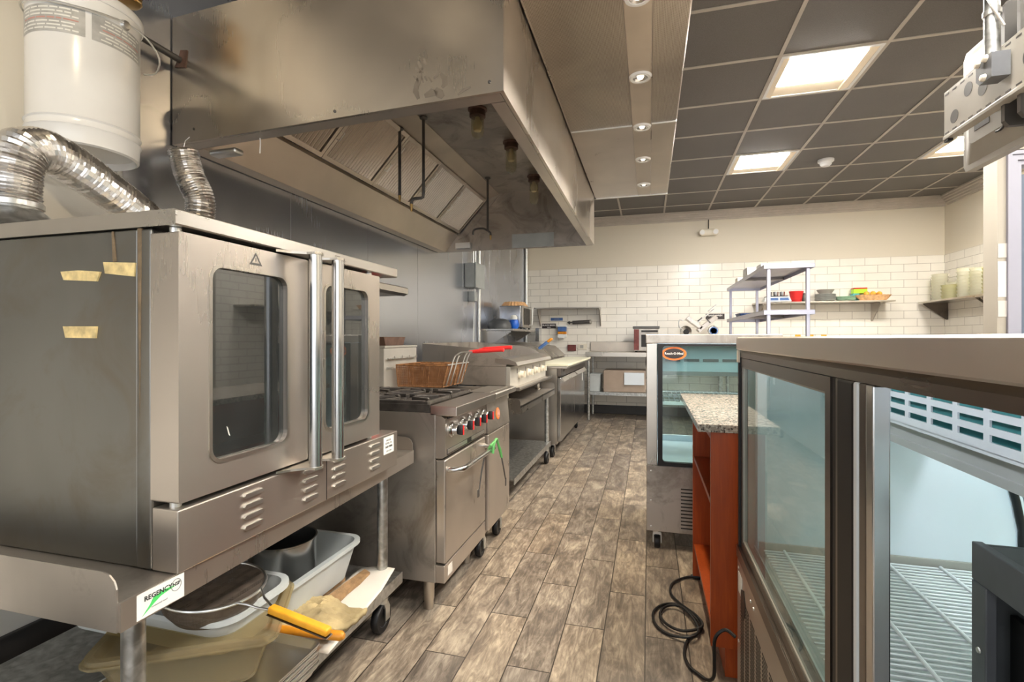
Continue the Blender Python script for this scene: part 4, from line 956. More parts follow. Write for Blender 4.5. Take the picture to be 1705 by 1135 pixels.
build('hood_lid', MB().prism([(-1.62, 1.075), (-1.20, 1.03), (-1.06, .925), (-1.05, .93), (-1.19, 1.055), (-1.62, 1.10)], 'Y', 5.56, 6.44), 'steel', t)
for x in (-.90, -1.52):
    for y in (4.75, 6.36): caster(x, y, t, .055, 'black', .14)
single('cutting_board', MB().box(-1.045, 4.60, .887, -.725, 6.45, .908, .003), 'board', 'long pale yellow cutting board on the prep refrigerator', 'cutting board', (-.9, 5.5, .887))
t = thing('spray_bottle', 'small blue and amber bottle leaning behind the cutting board', 'bottle', (-1.12, 5.9, .95))
bm_ = Matrix.Translation((-1.10, 5.2, 1.045)) @ Matrix.Rotation(math.radians(-38), 4, 'Y')
build('body', MB().box(-.03, -.045, 0, .09, .045, .03, .01, 3, bm_), 'blue_label', t, True)
build('label', MB().box(.09, -.04, .002, .15, .04, .028, .01, 3, bm_), 'amber', t, True)

# ================================================================== LEFT WALL, FAR PART
t = thing('junction_box', 'grey electrical box mounted on the steel wall above a smaller one', 'electrical box', (-1.86, 5.15, 1.82))
build('box', MB().box(LW + .005, 4.99, 1.70, -1.79, 5.27, 1.96, .008, 2), 'grey_box', t)
build('cover', MB().box(-1.789, 4.985, 1.695, -1.775, 5.275, 1.965, .004), 'grey_box', t)
build('conduit', MB().cyl((-1.85, 5.10, 1.965), (-1.85, 5.10, 2.6), .012).cyl((-1.85, 5.17, 1.965), (-1.85, 5.17, 2.6), .012), 'alu', t, True)
t = thing('outlet_box', 'small grey outlet box with a cable dropping from it on the steel wall', 'electrical box', (-1.87, 5.16, 1.62))
build('box', MB().box(LW + .005, 5.10, 1.555, -1.83, 5.20, 1.665, .006, 2), 'grey_box', t)
build('cable', MB().tube(smooth_path([(-1.87, 5.17, 1.555), (-1.87, 5.19, 1.47), (-1.88, 5.20, 1.2), (-1.88, 5.20, .8), (-1.88, 5.2, .3)], 6), .008, 8), 'alu', t, True)
build('nipple', MB().cyl((-1.85, 5.15, 1.665), (-1.85, 5.15, 1.695), .012), 'alu', t)
single('conduit_pipe', MB().cyl((-1.885, 5.40, .1), (-1.885, 5.40, 2.9), .018, 14), 'alu', 'tall vertical metal conduit right of the grey electrical boxes', 'conduit', (-1.885, 5.40, .1), 'vertical conduits', True)
single('conduit_pipe', MB().cyl((-1.875, 7.66, .1), (-1.875, 7.66, 2.86), .022, 14), 'alu', 'vertical metal conduit in the far left room corner', 'conduit', (-1.875, 7.66, .1), 'vertical conduits', True)
t = thing('wall_shelf', 'stainless shelf on the left wall holding the toaster oven, on triangular brackets', 'shelf', (-1.7, 6.1, 1.25))
build('shelf_board', MB().box(LW + .005, 5.48, 1.238, -1.50, 6.60, 1.262, .003), 'steel', t)
for y in (5.52, 6.50): build('bracket', MB().prism([(LW + .006, 1.237), (-1.54, 1.237), (-1.54, 1.222), (LW + .05, 1.03), (LW + .006, 1.03)], 'Y', y, y + .012), 'steel', t)
t = thing('toaster_oven', 'silver toaster oven with a light handle on the left wall shelf', 'toaster oven', (-1.65, 6.2, 1.263))
build('body', MB().box(-1.82, 5.98, 1.285, -1.54, 6.45, 1.56, .012, 3), 'steel_wall', t, True)
build('front_frame', MB().box(-1.539, 5.98, 1.285, -1.51, 6.45, 1.56, .006), 'steel_dirty', t)
build('door_glass', MB().box(-1.509, 6.03, 1.32, -1.502, 6.32, 1.53, .004), 'iron', t)
build('handle', MB().tube([(-1.51, 6.30, 1.32), (-1.47, 6.30, 1.325), (-1.465, 6.30, 1.53), (-1.51, 6.30, 1.535)], .010, 10), 'paper_w', t, True)
for x in (-1.79, -1.54):
    for y in (6.01, 6.42): build('foot', MB().cyl((x, y, 1.2625), (x, y, 1.285), .012, 10), 'black', t)
t = thing('woven_tray', 'fluted tan woven basket upside down on the toaster oven', 'basket', (-1.68, 6.2, 1.561))
wv = MB(); n = 48
ring0 = [(.215 + .012 * (k % 2), a) for k, a in enumerate([2 * PI * i / n for i in range(n)])]
def wfn(u, v):
    k = int(round(u * n)); r = (.215 - .055 * v) + .010 * (k % 2); a = 2 * PI * u
    return (-1.68 + .78 * r * math.cos(a), 6.21 + r * math.sin(a), 1.561 + .055 * v)
build('side', wv.grid(wfn, n, 3), 'basket', t)
build('base', MB().lathe([(0, .054), (.165, .055), (.165, .051), (0, .050)], (-1.68, 6.21, 1.561), 40, None, .78, 1), 'basket', t)
single('black_dome', MB().lathe([(.14, 0), (.14, .03), (.125, .08), (.08, .115), (0, .125)], (-1.715, 5.655, 1.2635), 36, None, 1, 1.1), 'dark_grey', 'black dome cover on the near end of the left wall shelf', 'cover', (-1.715, 5.655, 1.2635), None, True)
t = thing('blue_bag', 'clear bag with a blue label on the left wall shelf before the toaster oven', 'bag', (-1.60, 5.87, 1.263))
build('bag', MB().lathe([(.045, 0), (.062, .02), (.064, .07), (.05, .11), (.042, .115)], (-1.60, 5.87, 1.2635), 20), 'blue_tape', t, True)
build('bag_top', MB().lathe([(.042, .116), (.046, .14), (.03, .17), (0, .175)], (-1.60, 5.87, 1.2635), 20), 'paper_w', t, True)
# hanging utensils under the near bracket
for k, (y, L_) in enumerate(((5.56, .17), (5.63, .20), (5.70, .14))):
    single('hanging_utensil', MB().cyl((-1.86, y, 1.236), (-1.86, y, 1.236 - L_), .005, 8).box(-1.864, y - .014, 1.236 - L_ - .06, -1.856, y + .014, 1.236 - L_, .003), 'chrome', 'metal kitchen utensil hanging under the near end of the left wall shelf, %s of three' % ['nearest', 'middle', 'farthest'][k], 'utensil', (-1.86, y, 1.236), 'utensils under the left wall shelf')

# ================================================================== BACK WALL, LEFT HALF
t = thing('wall_shelf', 'narrow stainless shelf on the back wall above the soap dispenser', 'shelf', (-1.2, 7.55, 1.60))
build('shelf_board', MB().box(-1.70, 7.42, 1.602, -.700, BW, 1.620, .002), 'steel', t)
build('bracket', MB().prism([(BW, 1.60), (7.44, 1.60), (7.44, 1.585), (BW - .03, 1.34), (BW, 1.34)], 'X', -.715, -.703), 'steel', t)
build('bracket', MB().prism([(BW, 1.60), (7.44, 1.60), (7.44, 1.585), (BW - .03, 1.34), (BW, 1.34)], 'X', -1.66, -1.648), 'steel', t)
def wall_sign(x0, x1, z0, z1, mat, label, lines):
    t = single('wall_sign', MB().box(x0, BW - .006, z0, x1, BW - .0005, z1, .001), mat, label, 'sign', ((x0 + x1) / 2, BW - .006, z0))
    for txt, sz, dz, mm in lines: text('lettering', txt, sz, mm, t, ((x0 + x1) / 2, BW - .0068, (z0 + z1) / 2 + dz), R_NY, bold=True)
    return t
wall_sign(-1.632, -1.408, 1.305, 1.382, 'sign_black', 'small black sign with white letters left of the soap dispenser', [('BLACK MARK', .034, .012, 'ink_white'), ('ONLY', .022, -.022, 'ink_white')])
wall_sign(-1.492, -1.300, 1.428, 1.472, 'blue_label', 'thin blue and olive strip sign under the back wall shelf', [('NOTICE', .022, .0, 'ink_grey')])
wall_sign(.80, 1.055, 1.425, 1.505, 'sign_black', 'small dark sign with white letters behind the meat slicer', [('HAND WASH', .032, .014, 'ink_white'), ('ONLY', .024, -.022, 'ink_white')])
t = thing('soap_dispenser', 'white wall soap dispenser with blue and amber contents', 'soap dispenser', (-1.30, 7.66, 1.25))
build('housing', MB().box(-1.375, 7.60, 1.33, -1.225, BW - .001, 1.352, .004), 'white_plastic', t)
build('reservoir', MB().box(-1.365, 7.61, 1.255, -1.235, BW - .001, 1.329, .006), 'blue_label', t)
build('soap', MB().box(-1.365, 7.61, 1.215, -1.235, BW - .001, 1.254, .006), 'amber', t)
build('push_cup', MB().prism([(-1.365, 1.175), (-1.34, 1.155), (-1.26, 1.155), (-1.235, 1.175), (-1.235, 1.214), (-1.365, 1.214)], 'Y', 7.60, BW - .001), 'white_plastic', t)
t = thing('knife_sharpener', 'dark ribbed cylindrical tool fixed horizontally on the back wall', 'tool', (-1.0, 7.66, 1.40))
build('barrel', MB().cyl((-1.14, 7.66, 1.395), (-.875, 7.66, 1.405), .028, 18), 'char', t, True)
build('end_cap', MB().cyl((-.874, 7.66, 1.405), (-.852, 7.66, 1.406), .032, 18), 'enamel_grey', t, True)
build('tip', MB().cyl((-1.22, 7.66, 1.392), (-1.141, 7.66, 1.395), .008, 10).cyl((-1.20, 7.66, 1.392), (-1.185, 7.66, 1.393), .026, 14), 'char', t, True)
build('clip', MB().box(-1.0, 7.66, 1.39, -.98, BW - .001, 1.41), 'char', t)
single('towel_dispenser', MB().box(-1.70, 7.52, 1.10, -1.64, BW - .001, 1.31, .004), 'chrome', 'slim vertical steel holder on the back wall near the left corner', 'holder', (-1.67, 7.6, 1.10))
t = thing('wall_outlet', 'cream wall outlet on the back wall left of the steel table', 'outlet', (-1.0, 7.69, 1.02))
build('plate', MB().box(-1.06, BW - .012, .975, -.92, BW - .0005, 1.065, .003), 'cream_plastic', t)
build('socket', MB().box(-1.03, BW - .014, .995, -.975, BW - .0125, 1.045, .001), 'enamel_grey', t)
single('red_sign', MB().box(-1.22, BW - .03, .955, -1.09, BW - .0005, 1.05, .003), 'dullred', 'small red and grey box low on the back wall by the soap dispenser', 'box', (-1.2, BW - .03, .955))

t = thing('work_table', 'long stainless work table with backsplash and undershelf on the back wall', 'table', (.5, 7.35, 0))
build('tabletop', MB().box(-.86, 7.0, .935, 2.9, 7.655, .955, .003).box(-.86, 6.995, .895, 2.9, 7.0, .955, .001), 'steel', t)
build('backsplash', MB().box(-.86, 7.66, .90, 2.9, 7.685, 1.095, .003), 'steel_filter', t)
build('undershelf', MB().box(-.84, 7.04, .375, 2.88, 7.62, .392, .002).box(-.84, 7.035, .35, 2.88, 7.040, .395, .001), 'galv', t)
for x in (-.82, 1.0, 2.86):
    for y in (7.04, 7.60): build('leg', MB().cyl((x, y, 0), (x, y, .894), .020, 16), 'galv', t, True)
single('steel_pan_box', MB().box(-.62, 7.10, .393, -.04, 7.45, .70, .01), 'brown_panel', 'brown-toned stainless box on the undershelf of the back work table', 'box', (-.33, 7.25, .393))
single('paper_stack', MB().box(-.33, 7.08, .50, -.06, 7.096, .67, .002), 'white_case', 'pale sheet propped against the steel box on the undershelf', 'paper', (-.2, 7.09, .50))
single('grey_container', MB().tray(-.84, 7.15, -.66, 7.4, .393, .64, .004, .01, .02, .01), 'grey_plastic', 'small grey container left of the steel box on the undershelf', 'container', (-.75, 7.28, .393), None, True)
t = thing('conveyor_toaster', 'boxy steel toaster with a dark top on the back work table', 'toaster', (-.03, 7.3, .956))
build('body', MB().box(-.20, 7.13, .975, .13, 7.50, 1.285, .004), 'steel_dirty', t)
build('top_cover', MB().box(-.215, 7.12, 1.286, .145, 7.51, 1.318, .003), 'char', t)
build('control_panel', MB().box(-.20, 7.124, .985, -.13, 7.129, 1.275, .001), 'dullred', t, label='dark red control strip')
build('slot', MB().box(-.10, 7.126, 1.235, .12, 7.1295, 1.262), 'blackmetal', t)
build('opening', MB().box(-.10, 7.126, 1.03, -.02, 7.1295, 1.20), 'blackmetal', t)
for x in (-.17, .10):
    for y in (7.16, 7.47): build('foot', MB().cyl((x, y, .956), (x, y, .975), .015, 12), 'black', t)
single('power_cable', MB().tube(smooth_path([(-.03, 6.985, .90), (-.035, 6.985, .8), (-.02, 6.985, .70), (-.03, 6.987, .6)], 6), .006, 8), 'black', 'black cable hanging from the edge of the back work table', 'cable', (-.03, 6.985, .6), None, True)

# meat slicer
t = thing('meat_slicer', 'aluminium meat slicer with a tilted carriage on the back work table', 'meat slicer', (.65, 7.3, .956))
build('base', MB().box(.38, 7.10, .985, .90, 7.50, 1.13, .03, 4), 'alu', t, True)
for x in (.43, .85):
    for y in (7.15, 7.45): build('foot', MB().cyl((x, y, .956), (x, y, .985), .018, 12), 'black', t)
def rot_box(cx, cz, w, h, ang, y0, y1, b=.003):
    mt = Matrix.Translation((cx, 0, cz)) @ Matrix.Rotation(-math.radians(ang), 4, 'Y')
    return (-w / 2, y0, -h / 2, w / 2, y1, h / 2, b, 2, mt)
build('gauge_plate', MB().box(*rot_box(.60, 1.36, .24, .05, -38, 7.12, 7.40)), 'steel_warm', t)
build('carriage', MB().box(*rot_box(.765, 1.345, .30, .055, 40, 7.12, 7.36)), 'steel_warm', t)
build('food_chute', MB().box(*rot_box(.735, 1.44, .32, .012, 40, 7.16, 7.34)).box(*rot_box(.84, 1.565, .13, .012, 40, 7.16, 7.34)), 'alu', t)
build('pusher', MB().box(*rot_box(.665, 1.405, .075, .014, 40, 7.10, 7.115)).box(*rot_box(.775, 1.385, .014, .07, 40, 7.10, 7.115)), 'char', t)
build('blade', MB().lathe([(0, .004), (.08, .004), (.085, 0), (.08, -.004), (0, -.004)], (0, 0, 0), 36, Matrix.Translation((.50, 7.30, 1.24)) @ Matrix.Rotation(math.radians(20), 4, 'Z') @ Matrix.Rotation(PI / 2, 4, 'X')), 'chrome', t, True)
build('handle', MB().tube(smooth_path([(.47, 7.12, 1.24), (.41, 7.12, 1.30), (.395, 7.12, 1.37), (.42, 7.12, 1.41), (.45, 7.12, 1.39)], 6), .008, 10), 'alu', t, True)
build('knob', MB().lathe([(0, .03), (.035, .028), (.04, 0), (0, 0)], (0, 0, 0), 18, Matrix.Translation((.49, 7.10, 1.235)) @ Matrix.Rotation(PI / 2, 4, 'X')), 'black', t, True)
dl_ = build('thickness_dial', MB().lathe([(0, .03), (.06, .026), (.07, 0), (0, 0)], (0, 0, 0), 28, Matrix.Translation((.835, 7.11, 1.25)) @ Matrix.Rotation(PI / 2, 4, 'X')), 'chrome', t, True)
build('dial_ring', MB().lathe([(.038, .031), (.045, .036), (.052, .031)], (0, 0, 0), 28, Matrix.Translation((.835, 7.11, 1.25)) @ Matrix.Rotation(PI / 2, 4, 'X')), 'blue_label', dl_, True)

# ================================================================== BACK WALL, RIGHT HALF
t = thing('wall_shelf', 'long stainless shelf on the back wall carrying dishes and the scale', 'shelf', (2.2, 7.55, 1.63))
build('shelf_board', MB().box(1.42, 7.40, 1.622, 3.045, BW, 1.642, .002), 'steel', t)
for x in (1.50, 2.88): build('bracket', MB().prism([(BW, 1.62), (7.42, 1.62), (7.42, 1.60), (BW - .03, 1.38), (BW, 1.38)], 'X', x, x + .012), 'steel', t)
t = thing('digital_scale', 'white digital scale with dark displays on the back shelf', 'scale', (1.68, 7.5, 1.643))
build('body', MB().prism([(1.52, 1.65), (1.86, 1.65), (1.835, 1.715), (1.55, 1.715)], 'Y', 7.44, 7.62), 'white_plastic', t)
build('display', MB().prism([(1.56, 1.665), (1.70, 1.665), (1.695, 1.70), (1.565, 1.70)], 'Y', 7.436, 7.4395).prism([(1.715, 1.665), (1.83, 1.665), (1.82, 1.70), (1.715, 1.70)], 'Y', 7.436, 7.4395), 'blue_label', t)
build('platter', MB().box(1.56, 7.46, 1.718, 1.82, 7.64, 1.728, .003), 'black', t)
for x, r, nm in ((1.61, .032, 'left'), (1.69, .036, 'middle'), (1.77, .036, 'right')):
    single('steel_cup', MB().lathe([(r * .8, 0), (r, .055), (r, .06), (r * .9, .058), (r * .7, .004), (0, .004)], (x, 7.55, 1.729), 20), 'chrome', 'small steel cup on top of the digital scale, %s one' % nm, 'cup', (x, 7.55, 1.729), 'steel cups on the scale', True)
single('red_bowl', MB().lathe([(0, 0), (.055, 0), (.065, .01), (.085, .13), (.090, .145), (.084, .145), (.06, .015), (0, .010)], (1.935, 7.52, 1.643), 28), 'red', 'bright red plastic bowl beside the digital scale', 'bowl', (1.935, 7.52, 1.643), None, True)
single('dark_jar', MB().lathe([(.03, 0), (.035, .02), (.035, .10), (.02, .12), (0, .12)], (2.04, 7.56, 1.643), 18), 'char', 'small dark jar right of the red bowl', 'jar', (2.04, 7.56, 1.643), None, True)
def plate_stack(x, y, z, n, r, mat, label, dz=.013):
    for k in range(n):
        single('plate', MB().lathe([(0, .002), (r * .6, 0), (r, .018), (r * .98, .022), (r * .6, .006), (0, .008)], (x, y, z + k * dz), 30), mat, label % ('lowest' if k == 0 else 'topmost' if k == n - 1 else 'level %d up' % (k + 1)), 'plate', (x, y, z + k * dz), 'stacked plates on the back shelf', True)
plate_stack(2.29, 7.54, 1.643, 7, .125, 'plate', 'grey plate in the taller stack on the back shelf, %s')
plate_stack(2.53, 7.54, 1.643, 4, .115, 'plate_green', 'pale green plate in the shorter stack on the back shelf, %s')
single('serving_bowl', MB().lathe([(0, 0), (.07, 0), (.105, .05), (.10, .05), (.06, .006), (0, .006)], (2.29, 7.54, 1.75), 26), 'enamel_grey', 'beige shallow bowl on top of the taller plate stack', 'bowl', (2.29, 7.54, 1.75), None, True)
bx0 = [(2.62, 2.70, 1.643, 1.745, 'teal', 'small teal box on the back shelf behind the woven basket'), (2.63, 2.79, 1.746, 1.806, 'lime', 'lime green box stacked on the teal box'), (2.63, 2.79, 1.807, 1.822, 'red', 'thin red lid on top of the lime green box')]
for a, b, z0, z1, mm, lb in bx0: single('storage_box', MB().box(a, 7.56, z0, b, 7.66, z1, .004), mm, lb, 'box', ((a + b) / 2, 7.6, z0), 'coloured boxes on the back shelf')
t = thing('woven_basket', 'shallow tan oval woven basket of fruit on the back shelf', 'basket', (2.83, 7.5, 1.643))
build('side', MB().grid(lambda u, v: (2.83 + (.15 + .06 * v) * math.cos(2 * PI * u), 7.50 + (.055 + .03 * v) * math.sin(2 * PI * u), 1.645 + .07 * v + .004 * (int(u * 40) % 2)), 40, 4), 'basket', t)
build('base', MB().lathe([(0, 0), (1, 0), (1, .004), (0, .004)], (2.83, 7.5, 1.643), 28, None, .15, .055), 'basket', t)
for k, (x, dz) in enumerate(((2.72, 0), (2.79, .004), (2.86, 0), (2.93, .002), (2.755, .05), (2.83, .052), (2.90, .048))):
    single('orange', MB().lathe([(.033 * math.sin(PI * i / 10), -.033 * math.cos(PI * i / 10)) for i in range(11)], (x, 7.50, 1.682 + dz), 16), 'fruit', 'round orange fruit in the woven basket, %s' % (['leftmost of the lower row', 'second of the lower row', 'third of the lower row', 'rightmost of the lower row', 'left one of the upper row', 'middle one of the upper row', 'right one of the upper row'][k]), 'fruit', (x, 7.50, 1.682 + dz), 'fruit in the woven basket', True)
# corner shelves and containers on the right wall
t = thing('wall_shelf', 'stainless shelf in the far right corner under clear containers', 'shelf', (3.55, 7.1, 1.61))
build('shelf_board', MB().box(3.40, 6.47, 1.602, RW, 7.66, 1.622, .002), 'steel', t)
for y in (6.56, 7.62): build('bracket', MB().prism([(RW, 1.60), (3.44, 1.60), (3.44, 1.59), (RW - .02, 1.39), (RW, 1.39)], 'Y', y, y + .012), 'bronze' if y > 7 else 'steel', t)
t = thing('wall_shelf', 'short stainless shelf on the right wall nearest the door frame', 'shelf', (3.5, 6.1, 1.61))
build('shelf_board', MB().box(3.33, 5.55, 1.588, RW, 6.46, 1.612, .002), 'steel', t)
build('bracket', MB().prism([(RW, 1.586), (3.40, 1.586), (3.40, 1.57), (RW - .02, 1.39), (RW, 1.39)], 'Y', 6.38, 6.392), 'steel', t)
ci = 0
spots = [(3.56, 7.50, .085, 9, .038, 'deli', 1.623, 'tall stack in the corner'), (3.50, 7.12, .10, 4, .042, 'deli2', 1.623, 'low yellowish corner stack'), (3.60, 7.26, .09, 5, .042, 'deli', 1.623, 'low stack against the wall'), (3.52, 6.88, .085, 8, .042, 'deli', 1.623, 'tall middle stack'), (3.53, 6.64, .095, 9, .034, 'deli', 1.623, 'tall stack by the shelf end'), (3.48, 6.32, .10, 7, .040, 'deli2', 1.613, 'tall yellowish stack')]
for x, y, r, n, hh, mm, z, lb in spots:
    for k in range(n):
        pos = 'bottom one' if k == 0 else 'top one' if k == n - 1 else 'level %d up' % (k + 1)
        single('food_container', MB().lathe([(0, 0), (r * .88, 0), (r, hh - .006), (r + .004, hh - .005), (r + .004, hh - .001), (r * .2, hh - .001), (0, hh - .001)], (x, y, z + k * hh), 20), mm, 'clear container in the %s, %s' % (lb, pos), 'container', (x, y, z + k * hh), 'stacked clear containers', True)
for k, (y, L_) in enumerate(((6.18, .32), (6.12, .36), (6.05, .30))):
    single('hanging_utensil', MB().tube([(3.42, y, 1.586), (3.42, y, 1.57), (3.42, y, 1.586 - L_)], .005, 8).lathe([(0, -.02), (.02, -.012), (.028, 0), (.022, .004)], (3.42, y, 1.586 - L_), 14), 'chrome', 'steel ladle hanging under the short right wall shelf, %s of three' % ['farthest', 'middle', 'nearest'][k], 'utensil', (3.42, y, 1.586 - L_), 'utensils under the short shelf', True)
single('wall_bar', MB().box(3.66, 6.20, .95, RW, 6.235, 1.42, .004), 'char', 'dark vertical bar on the tiled right wall below the shelf', 'bar', (3.68, 6.2, .95))
for k, (z0, z1, x1, mm) in enumerate(((1.60, 1.68, 1.935, 'paper'), (1.38, 1.58, 1.925, 'paper_w'), (1.27, 1.36, 1.93, 'paper'))):
    single('paper_note', MB().box(1.886, 3.3965, z0, x1, 3.3995, z1, .0008), mm, ['taped paper note highest on the cream wall edge by the door', 'long paper note in the middle of the cream wall edge', 'lowest paper note on the cream wall edge by the door'][k], 'paper note', (1.9, 3.3965, z0), 'notes on the wall edge')

# ================================================================== PREP TABLE WITH DOUBLE OVERSHELF
t = thing('overshelf_table', 'stainless table with a two-tier overshelf on slim posts', 'shelving unit', (1.1, 5.4, 0))
build('tabletop', MB().box(.78, 4.40, .885, 1.50, 6.50, .905, .003), 'steel', t)
build('undershelf', MB().box(.82, 4.44, .25, 1.46, 6.46, .27, .002), 'galv', t)
for x in (.83, 1.45):
    for y in (4.45, 6.45): build('leg', MB().cyl((x, y, 0), (x, y, .884), .02, 14), 'galv', t, True)
for x in (.945, 1.232):
    for y in (4.465, 6.40): build('post', MB().box(x - .014, y - .014, .906, x + .014, y + .014, 1.715, .003), 'post', t)
build('upper_shelf', MB().box(.905, 4.43, 1.745, 1.275, 6.43, 1.75, .001).box(.905, 4.43, 1.716, .909, 6.43, 1.744).box(1.271, 4.43, 1.716, 1.275, 6.43, 1.744).box(.91, 4.43, 1.716, 1.27, 4.434, 1.744).box(.91, 6.426, 1.716, 1.27, 6.43, 1.744), 'post', t)
build('middle_shelf', MB().box(.905, 4.43, 1.375, 1.275, 6.43, 1.38, .001).box(.905, 4.43, 1.342, .909, 6.43, 1.374).box(1.271, 4.43, 1.342, 1.275, 6.43, 1.374).box(.91, 4.43, 1.342, 1.27, 4.434, 1.374).box(.91, 6.426, 1.342, 1.27, 6.43, 1.374), 'post', t)
build('cross_brace', MB().box(.91, 5.35, 1.722, 1.27, 5.40, 1.744).box(.91, 5.35, 1.35, 1.27, 5.40, 1.374), 'bronze', t)
for k, (x, y, w, h, lb) in enumerate(((1.05, 4.95, .12, .065, 'white foam takeout box nearest the front of the upper shelf'), (1.03, 5.45, .13, .10, 'tall white foam takeout box mid-way on the upper shelf'), (.985, 5.85, .09, .05, 'low beige takeout box at the far end of the upper shelf'))):
    single('takeout_box', MB().prism([(y - w, 1.751), (y + w, 1.751), (y + w * .8, 1.751 + h), (y - w * .8, 1.751 + h)], 'X', x - w * .7, x + w * .7), 'white_plastic' if k < 2 else 'cream_plastic', lb, 'takeout box', (x, y, 1.751), 'takeout boxes on the upper shelf')
single('dark_tray', MB().tray(.98, 6.0, 1.2, 6.3, 1.381, 1.43, .003, .01, .02, .006), 'blue_label', 'dark blue tray on the far end of the middle overshelf', 'tray', (1.09, 6.15, 1.381), None, True)
for k, x in enumerate((2.0, 2.16, 2.32)):
    single('price_tag', MB().box(x - .035, BW - .004, 1.175, x + .035, BW - .0005, 1.20, .001), 'yellow', 'tiny yellow tag on the back wall tiles, %s of three' % ['left', 'middle', 'right'][k], 'tag', (x, BW - .004, 1.175), 'tags on the tiles')
for k, (x, y, w, h, mm, lb) in enumerate(((1.62, 5.6, .09, .21, 'char', 'dark round lid poking above the counter behind the shelving post'), )):
    single('pot_lid', MB().lathe([(.11, 0), (.11, .02), (.07, .05), (0, .06)], (1.33, 4.75, 1.10), 24), mm, lb, 'lid', (1.33, 4.75, 1.10), None, True)

# ================================================================== GLASS DOOR FRIDGE
t = thing('glass_refrigerator', 'counter-height stainless refrigerator with a glass front and an oval sticker', 'refrigerator', (.32, 3.15, 0))
FX0, FX1, YF, YB = -.012, .66, 2.80, 3.52
build('top_panel', MB().box(FX0 - .004, YF - .004, 1.122, FX1, YB, 1.171, .004, 2), 'steel_dirty', t)
build('left_side', MB().box(FX0, YF, .105, FX0 + .035, YB, 1.121, .003), 'steel', t)
build('right_side', MB().box(FX1 - .035, YF, .105, FX1, YB, 1.121, .003), 'steel', t)
build('front_stile', MB().box(FX0 + .001, YF - .006, .462, .044, YF - .0005, 1.121, .002), 'steel', t)
build('front_stile', MB().box(.61, YF - .006, .462, FX1, YF - .0005, 1.121, .002), 'steel', t)
build('compressor_box', MB().box(FX0 + .036, YF + .02, .11, FX1 - .036, YB - .01, .455), 'white_case', t)
lpn = build('lower_panel', MB().box(FX0, YF - .006, .105, FX1, YF, .460, .002), 'steel_dirty', t)
lv = MB()
for k in range(12): lv.box(.166, YF - .0068, .13 + k * .019, .36, YF - .0055, .137 + k * .019)
build('louver_slots', lv, 'blackmetal', lpn)
for x, z in ((.012, .43), (.012, .27), (.012, .13)): build('screw', MB().lathe([(0, .003), (.005, .002), (.006, 0)], (0, 0, 0), 10, Matrix.Translation((x, YF - .006, z)) @ Matrix.Rotation(PI / 2, 4, 'X')), 'alu', lpn)
dgl = build('glass_door', MB().ring(rrect(.047, .463, .608, 1.119, .004, 4), rrect(.072, .482, .585, 1.108, .016, 4), 'Y', YF - .012, YF + .018), 'black', t)
build('pane', MB().prism(rrect(.071, .481, .586, 1.109, .016, 4), 'Y', YF - .004, YF), 'glass_fridge', dgl)
build('interior_back', MB().ring(rrect(FX0 + .036, .456, FX1 - .036, 1.121, .004, 3), rrect(.07, .50, .59, 1.08, .02, 3), 'Y', YB - .03, YB - .005), 'white_case', t)
build('rear_pane', MB().prism(rrect(.069, .499, .591, 1.081, .02, 3), 'Y', YB - .020, YB - .016), 'glass', t)
build('interior_lining', MB().box(FX0 + .0355, YF + .02, .457, FX0 + .04, YB - .031, 1.12).box(FX1 - .04, YF + .02, .457, FX1 - .0355, YB - .031, 1.12).box(FX0 + .041, YF + .02, .457, FX1 - .041, YB - .031, .462), 'white_case', t)
build('evaporator_cover', MB().prism([(YF + .12, .965), (YF + .14, 1.115), (YB - .10, 1.115), (YB - .10, .93), (YF + .30, .93)], 'X', FX0 + .045, FX1 - .045), 'teal_grey', t)
eg = MB()
for k in range(5): eg.box(.09 + .1 * k, YF + .118, 1.02, .17 + .1 * k, YF + .128, 1.035)
build('evaporator_slots', eg, 'dark_grey2', t)
def wire_shelf(x0, y0, x1, y1, z, nx, ny, axis, name, parent, r=.0022, mat='wire_white', r2=.0035):
    w = MB()
    if axis == 'X':   # long wires run along X
        for k in range(ny): y = y0 + (y1 - y0) * k / (ny - 1); w.tube([(x0, y, z), (x1, y, z)], r, 6)
        for k in range(nx): x = x0 + (x1 - x0) * k / (nx - 1); w.tube([(x, y0, z - r - r2), (x, y1, z - r - r2)], r2, 6)
    else:
        for k in range(nx): x = x0 + (x1 - x0) * k / (nx - 1); w.tube([(x, y0, z), (x, y1, z)], r, 6)
        for k in range(ny): y = y0 + (y1 - y0) * k / (ny - 1); w.tube([(x0, y, z - r - r2), (x1, y, z - r - r2)], r2, 6)
    return build(name, w, mat, parent)
build('fill_tube', MB().cyl((.08, YB - .06, 1.09), (.57, YB - .06, 1.09), .006, 12), 'tube_fill', t)  # added tube, only there to brighten the refrigerator interior
wire_shelf(.03, YF + .05, .62, YB - .06, .80, 22, 5, 'Y', 'wire_shelf', t)
build('shelf_front_rail', MB().box(.03, YF + .035, .785, .62, YF + .045, .805, .002), 'wire_white', t)
stk = build('oval_sticker', MB().lathe([(0, .0012), (1, .0012), (1, 0), (0, 0)], (0, 0, 0), 40, Matrix.Translation((.131, YF - .0045, 1.068)) @ Matrix.Rotation(PI / 2, 4, 'X') @ Matrix.Diagonal((.064, .036, 1, 1))), 'orange', dgl, label='orange-rimmed oval sticker')
ORG[stk.name] = ORG[dgl.name]
for nm, a, b, z, mm in (('sticker_field', .052, .027, .0018, 'sign_black'), ):
    build(nm, MB().lathe([(0, .0008), (1, .0008), (1, 0), (0, 0)], (0, 0, 0), 40, Matrix.Translation((.131, YF - .0058, 1.068)) @ Matrix.Rotation(PI / 2, 4, 'X') @ Matrix.Diagonal((a, b, 1, 1))), mm, dgl)
